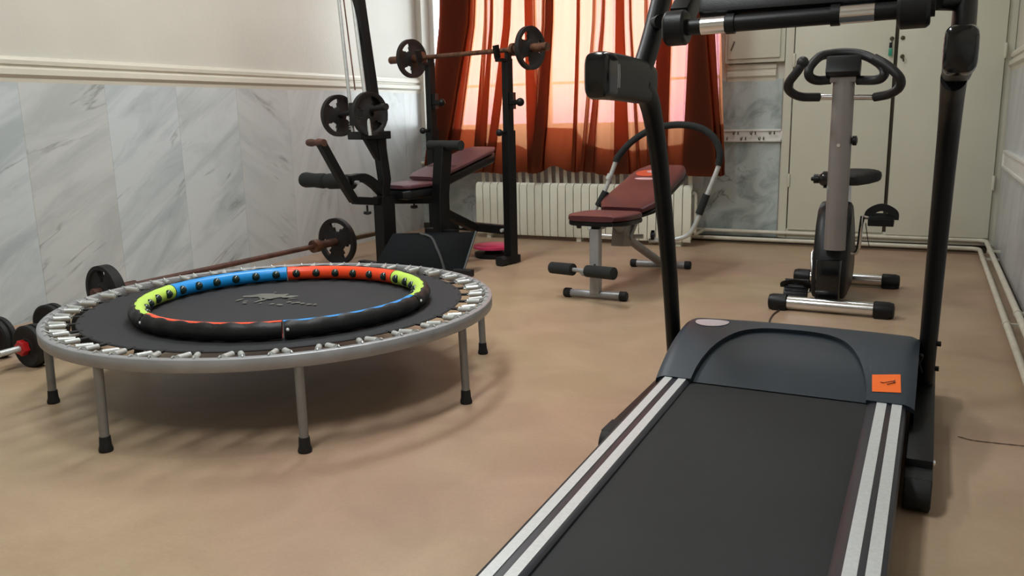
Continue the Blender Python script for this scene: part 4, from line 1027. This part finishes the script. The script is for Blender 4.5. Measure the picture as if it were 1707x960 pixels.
# ------------------------------------------------------------------ treadmill
tm = thing('treadmill', 'large black folding treadmill with silver striped side rails in the right foreground', 'treadmill', (-0.33, 1.6, 0))
TZD = 0.155
def tilt(m):
    for v in m.v: v.z -= max(0.0, 2.33-v.y)*0.03
    return m
L0, L1, R0_, R1_ = -0.665, -0.570, -0.096, 0.004
Y0, Y1 = 0.62, 2.36
# deck and belt
obj('deck', tilt(M().bb(L0+0.02, R1_-0.02, Y0+0.05, Y1+0.25, 0.075, TZD-0.03)), MAT['black_plastic'], tm, bevel=0.008)
bz = TZD-0.012
bm_ = M()
sec = [(Y0+0.03, bz-0.05), (Y0+0.008, bz-0.035), (Y0, bz-0.02), (Y0+0.01, bz-0.005), (Y0+0.03, bz)]+[(Y0+0.03+(Y1+0.12-Y0)*k/10, bz) for k in range(1, 11)]
bm_.grid([[V(L1-0.008, y, z), V(-0.33, y, z), V(R0_+0.008, y, z)] for y, z in sec])
obj('belt', tilt(bm_), MAT['belt'], tm)
for nm, xa, xb in (('side_rail', L0, L1), ('side_rail', R0_, R1_)):
    m = M().sweep([(0, Y0-0.02, 0), (0, Y1+0.05, 0)], [(xa, 0.075), (xa-0.004, 0.12), (xa+0.003, TZD-0.006), (xa+0.012, TZD), (xb-0.01, TZD), (xb-0.002, TZD-0.006), (xb, TZD-0.02), (xb, 0.09)], up=(0, 0, 1)) if False else M()
    prf = [(xa+0.006, 0.07), (xa-0.002, 0.11), (xa+0.004, TZD-0.008), (xa+0.014, TZD), (xb-0.012, TZD), (xb-0.003, TZD-0.006), (xb, TZD-0.02), (xb, 0.09)]
    nP = len(prf)
    m.add([V(x, y, z) for y in (Y0-0.02, Y1+0.04) for x, z in prf], [tuple(range(nP)), tuple(range(2*nP-1, nP-1, -1))]+[(k, (k+1) % nP, nP+(k+1) % nP, nP+k) for k in range(nP)])
    r_ = obj(nm, tilt(m), MAT['rail_dark'], tm, bevel=0.003)
    offs = ((0.017, 0.040), (0.058, 0.081)) if xa == L0 else ((0.027, 0.051), (0.064, 0.088))
    for s0, s1 in offs:
        obj('stripe', tilt(M().bb(xa+s0, xa+s1, Y0, Y1+0.02, TZD-0.001, TZD+0.0016)), MAT['stripe_silver'], r_)
# motor hood: outer shell with an arched recess
HX0, HX1 = -0.675, 0.022
prof_y = [(2.325, 0.158), (2.37, 0.182), (2.43, 0.208), (2.50, 0.228), (2.58, 0.243), (2.66, 0.250), (2.70, 0.249), (2.76, 0.235), (2.84, 0.19), (2.88, 0.12), (2.88, 0.06)]
def hood(t):      # t in 0..1 along the profile
    q = t*(len(prof_y)-1); i = min(int(q), len(prof_y)-2); a = q-i
    return (prof_y[i][0]*(1-a)+prof_y[i+1][0]*a, prof_y[i][1]*(1-a)+prof_y[i+1][1]*a)
TR_ = 0.55       # t of the ridge
AX0, AX1 = L1+0.0, R0_-0.0
def arch_t(x):   # how high the recess reaches at x
    u = (x-AX0)/(AX1-AX0)
    if u <= 0 or u >= 1: return 0.0
    e = 1-abs(2*u-1)**3.2
    return 0.47*max(0, e)**0.55
def hp_(x, t, dn=0.0, ds=0.0):
    y, z = hood(t)
    crown = 0.006*(1-((x-(HX0+HX1)/2)/((HX1-HX0)/2))**2)*min(1, t*3)
    edge = 0.0
    sd = min(x-HX0, HX1-x)
    if sd < 0.03: edge = -0.012*(1-sd/0.03)**2
    return V(x, y+ds, z+crown+edge-dn)
NX = 60
xs_ = [HX0+(HX1-HX0)*i/NX for i in range(NX+1)]
# snap columns to the arch ends
xs_ = sorted(set(xs_+[AX0, AX1]+[AX0+0.002*k for k in range(1, 6)]+[AX1-0.002*k for k in range(1, 6)]))
cols = []
for x in xs_:
    a = arch_t(x); cols.append([hp_(x, a+(1-a)*(k/24)**1.0) for k in range(25)])
m = M().grid(cols)
# lip of the arch and side walls
m.grid([[hp_(x, arch_t(x)), hp_(x, arch_t(x), 0.014, 0.006)] for x in xs_])
for x in (HX0, HX1):
    side = [hp_(x, k/24) for k in range(25)]
    m.grid([[p, V(p.x, p.y, 0.06)] for p in side])
hd = obj('motor_hood', m, MAT['hood_plastic'], tm, sharp=35)
pc_ = []
for i in range(49):
    x = AX0-0.004+(AX1-AX0+0.008)*i/48; a = arch_t(min(max(x, AX0), AX1))
    col = []
    for k in range(13):
        t = (a+0.02)*k/12
        p = hp_(x, t, 0.012, 0.010); 
        col.append(p)
    pc_.append(col)
obj('hood_panel', M().grid(pc_), MAT['hood_dark'], hd, sharp=50)
def onhood(x, t, h=0.0015):
    p = hp_(x, t); q = hp_(x, t+0.01); d = (q-p).normalized(); n = V(1, 0, 0).cross(d)
    return p+n*h
def hsearch(px, py):
    best = None
    for i in range(120):
        for k in range(80):
            x = HX0+(HX1-HX0)*i/119; t = 0.62*k/79
            v = hp_(x, t)-CAM; kk = v.dot(FWD); e = (853.5+FPX*v.dot(RGT)/kk-px)**2+(480-FPX*v.dot(UPV)/kk-py)**2
            if best is None or e < best[0]: best = (e, x, t)
    return best[1], best[2]
# orange sticker on the right wing
q00, q10, q01, q11 = [hsearch(*q) for q in ((1455, 652), (1503, 655), (1455, 624), (1502, 625))]
rows = []
for j in range(5):
    b_ = j/4
    rows.append([onhood(*((q00[k]*(1-a)+q10[k]*a)*(1-b_)+(q01[k]*(1-a)+q11[k]*a)*b_ for k in (0, 1))) for a in (0, .25, .5, .75, 1)])
so = obj('sticker', M().grid(rows), MAT['sticker_orange'], hd); so['label'] = 'orange sticker'
mk_ = M()
for a0, b0, a1, b1 in ((0.42, 0.52, 0.78, 0.62), (0.52, 0.42, 0.82, 0.54), (0.28, 0.55, 0.42, 0.5), (0.74, 0.5, 0.8, 0.66)):
    def sp2(a, b_): return onhood(*((q00[k]*(1-a)+q10[k]*a)*(1-b_)+(q01[k]*(1-a)+q11[k]*a)*b_ for k in (0, 1)), 0.0035)
    mk_.tube([sp2(a0, b0), sp2(a1, b1)], 0.0009, 6)
obj('printed_mark', mk_, MAT['black_gloss'], so)
ox, ot = hsearch(1186, 537.5)
ov = []
m = M(); m.add([onhood(ox+0.054*math.cos(2*PI*i/24), ot+0.055*math.sin(2*PI*i/24), 0.002) for i in range(24)], [tuple(range(24))])
so = obj('oval_badge', m, MAT['sticker_silver'], hd); so['label'] = 'silver oval badge'
# base tubes on the floor
for x0, x1, nm in ((0.012, 0.072, 'base_tube'), (-0.738, -0.678, 'base_tube')):
    o = obj(nm, M().bb(x0, x1, 2.10, 2.95, 0.02, 0.10 if x0 > 0 else 0.075), MAT['black_metal'], tm, bevel=0.005)
    m = M().tube([(x0+0.002, 2.04, 0.04), (x1-0.002, 2.04, 0.04)], 0.04, 20); m.bb(x0, x1, 2.03, 2.12, 0.005, 0.08)
    obj('foot', m, MAT['black_rubber'], o, bevel=0.004)
    if x0 > 0: obj('bolt', M().lathe([(0.008, 0), (0.006, 0.005)], ((x1 if x0 > -0.3 else x0), 2.13, 0.085), (1 if x0 > -0.3 else -1, 0, 0), 10), MAT['chrome'], o)
obj('cross_tube', M().sq([(-0.735, 2.92, 0.06), (0.042, 2.92, 0.06)], 0.06, 0.06), MAT['black_metal'], tm)
# uprights with hand rests
ovl = [(0.024*math.cos(2*PI*k/20), 0.030*math.sin(2*PI*k/20)) for k in range(20)]
for X, sgn in ((-0.735, -1), (0.050, 1)):
    bx = X if sgn < 0 else 0.043
    pts = [V(bx, 2.74, 0.09), V(bx+(X-bx)*0.3, 2.66, 0.40), V(bx+(X-bx)*0.75, 2.55, 0.72)]
    if sgn < 0: pts += [V(X+0.005, 2.46, 0.875), V(X+0.01, 2.38, 0.96), V(X+0.01, 2.30, 1.0)]
    else: pts += [V(X, 2.47, 0.875), V(X, 2.38, 0.95), V(X, 2.30, 0.99)]
    sc_ = spline(pts, 6)
    obj('upright', M().sweep(sc_, ovl, up=(0, -1, 0.2), scales=[1.0+0.22*i/(len(sc_)-1) for i in range(len(sc_))]), MAT['black_metal'], tm)
    # hand rest box reaching back towards the user
    y1, y0 = 2.33, 1.97; zc = 1.012 if sgn < 0 else 1.032
    prw = 0.033; prh = 0.058 if sgn < 0 else 0.050
    ring = []
    for k in range(24):
        a = 2*PI*k/24; ca, sa = math.cos(a), math.sin(a)
        ring.append((prw*math.copysign(abs(ca)**0.5, ca), prh*math.copysign(abs(sa)**0.5, sa)))
    hb_ = M().sweep([V(X+0.005, y, z) for y, z in ((y1+0.06, zc-0.01), (y1, zc-0.006), (y1-0.15, zc), (y0+0.10, zc+0.002), (y0+0.075, zc+0.002))], ring, up=(0, 0, 1), scales=[0.85, 1.0, 1.0, 1.0, 1.0])
    hr = obj('hand_rest', hb_, MAT['black_plastic'], tm)
    obj('end_cap', M().sweep([V(X+0.005, y, zc+0.002) for y in (y0+0.075, y0+0.02, y0+0.005, y0)], ring, up=(0, 0, 1), scales=[1.0, 1.0, 0.93, 0.78]), MAT['black_gloss'], hr)
    for yy in (y0+0.072, y0+0.084):
        obj('chrome_strip', M().sweep([V(X+0.005, yy-0.002, zc+0.002), V(X+0.005, yy+0.002, zc+0.002)], [(a*1.02, b_*0.86) if abs(a) > prw*0.7 else (a*0.5, b_*0.5) for a, b_ in ring], up=(0, 0, 1)), MAT['stripe_silver'], hr)
    # mast rising to the console
    mast = spline([V(X+0.008, 2.28, 1.0), V(X+0.012, 2.37, 1.10), V(X+0.012, 2.48, 1.24), V(X+0.012, 2.58, 1.38)], 5)
    obj('mast', M().sweep(mast, ovl, up=(0, -1, 0.3), scales=[1.15]*len(mast)), MAT['black_metal'], tm)
# sensor bar and console
bY = 2.25
bA, bB = PY(1125, 47, bY), PY(1560, 12, bY)
bzm = (bA.z+bB.z)/2+0.0
bA = V(bA.x, bY, bA.z); bB = V(bB.x, bY, bB.z)
dB = bB-bA
obj('sensor_bar', M().tube([bA, bB], 0.021, 18), MAT['black_plastic'], tm)
for s0, s1, r in ((0.22, 0.255, 0.0255), (0.63, 0.665, 0.0255)):
    obj('bar_ring', M().tube([bA+dB*s0, bA+dB*s1], r, 18), MAT['black_plastic'], tm)
for s0, s1 in ((0.115, 0.215), (0.665, 0.79)):
    obj('pulse_sensor', M().tube([bA+dB*s0, bA+dB*s1], 0.0222, 20), MAT['chrome'], tm)
for s0, s1 in ((-0.04, 0.055), (0.87, 0.985)):
    p0, p1_ = bA+dB*s0, bA+dB*s1; c = (p0+p1_)/2
    m = M().sweep([p0, p0+(p1_-p0)*0.12, p0+(p1_-p0)*0.88, p1_], [(0.05*math.cos(2*PI*k/20), 0.045*math.copysign(abs(math.sin(2*PI*k/20))**0.7, math.sin(2*PI*k/20))) for k in range(20)], up=(0, 0, 1), scales=[0.82, 1, 1, 0.85])
    m.box(c+V(0, 0.10, 0.07), ((p1_-p0).length*0.8, 0.16, 0.07), Matrix.Rotation(math.radians(35), 3, 'X'))
    obj('console_arm', m, MAT['black_plastic'], tm, bevel=0.003)
cB = (bA+bB)/2
m = M().prism([(-0.035, 0.018), (0.0, 0.0), (0.30, 0.17), (0.33, 0.26), (0.29, 0.30), (-0.01, 0.09)], cB+V(-dB.x*0.5, 0.03, 0.012), V(0, 1, 0), V(0, 0, 1), 0.06, dB.x-0.06)
obj('console', m, MAT['black_plastic'], tm, bevel=0.012)
for sgn, X in ((-1, -0.735), (1, 0.050)):
    cx = X+0.05*(-sgn)
    obj('mast_joint', M().tube([V(X+0.01, 2.42, 1.17), V(cx, 2.36, 1.17)], 0.02, 14), MAT['black_metal'], tm)
for z, y in ((0.235, 2.70), (0.15, 2.73)):
    obj('post_bolt', M().tube([(0.012, y, z), (0.078, y, z)], 0.008, 8), MAT['black_metal'], tm)
obj('sensor_cable', M().tube(spline([(0.015, 2.70, 0.15), (0.03, 2.66, 0.20), (0.026, 2.63, 0.215), (0.02, 2.66, 0.19), (0.04, 2.72, 0.12)], 6), 0.004, 8), MAT['black_rubber'], tm)
# the machine stands very slightly turned
tm.rotation_euler = (0, 0, -0.012); tm.location.x -= 0.0084
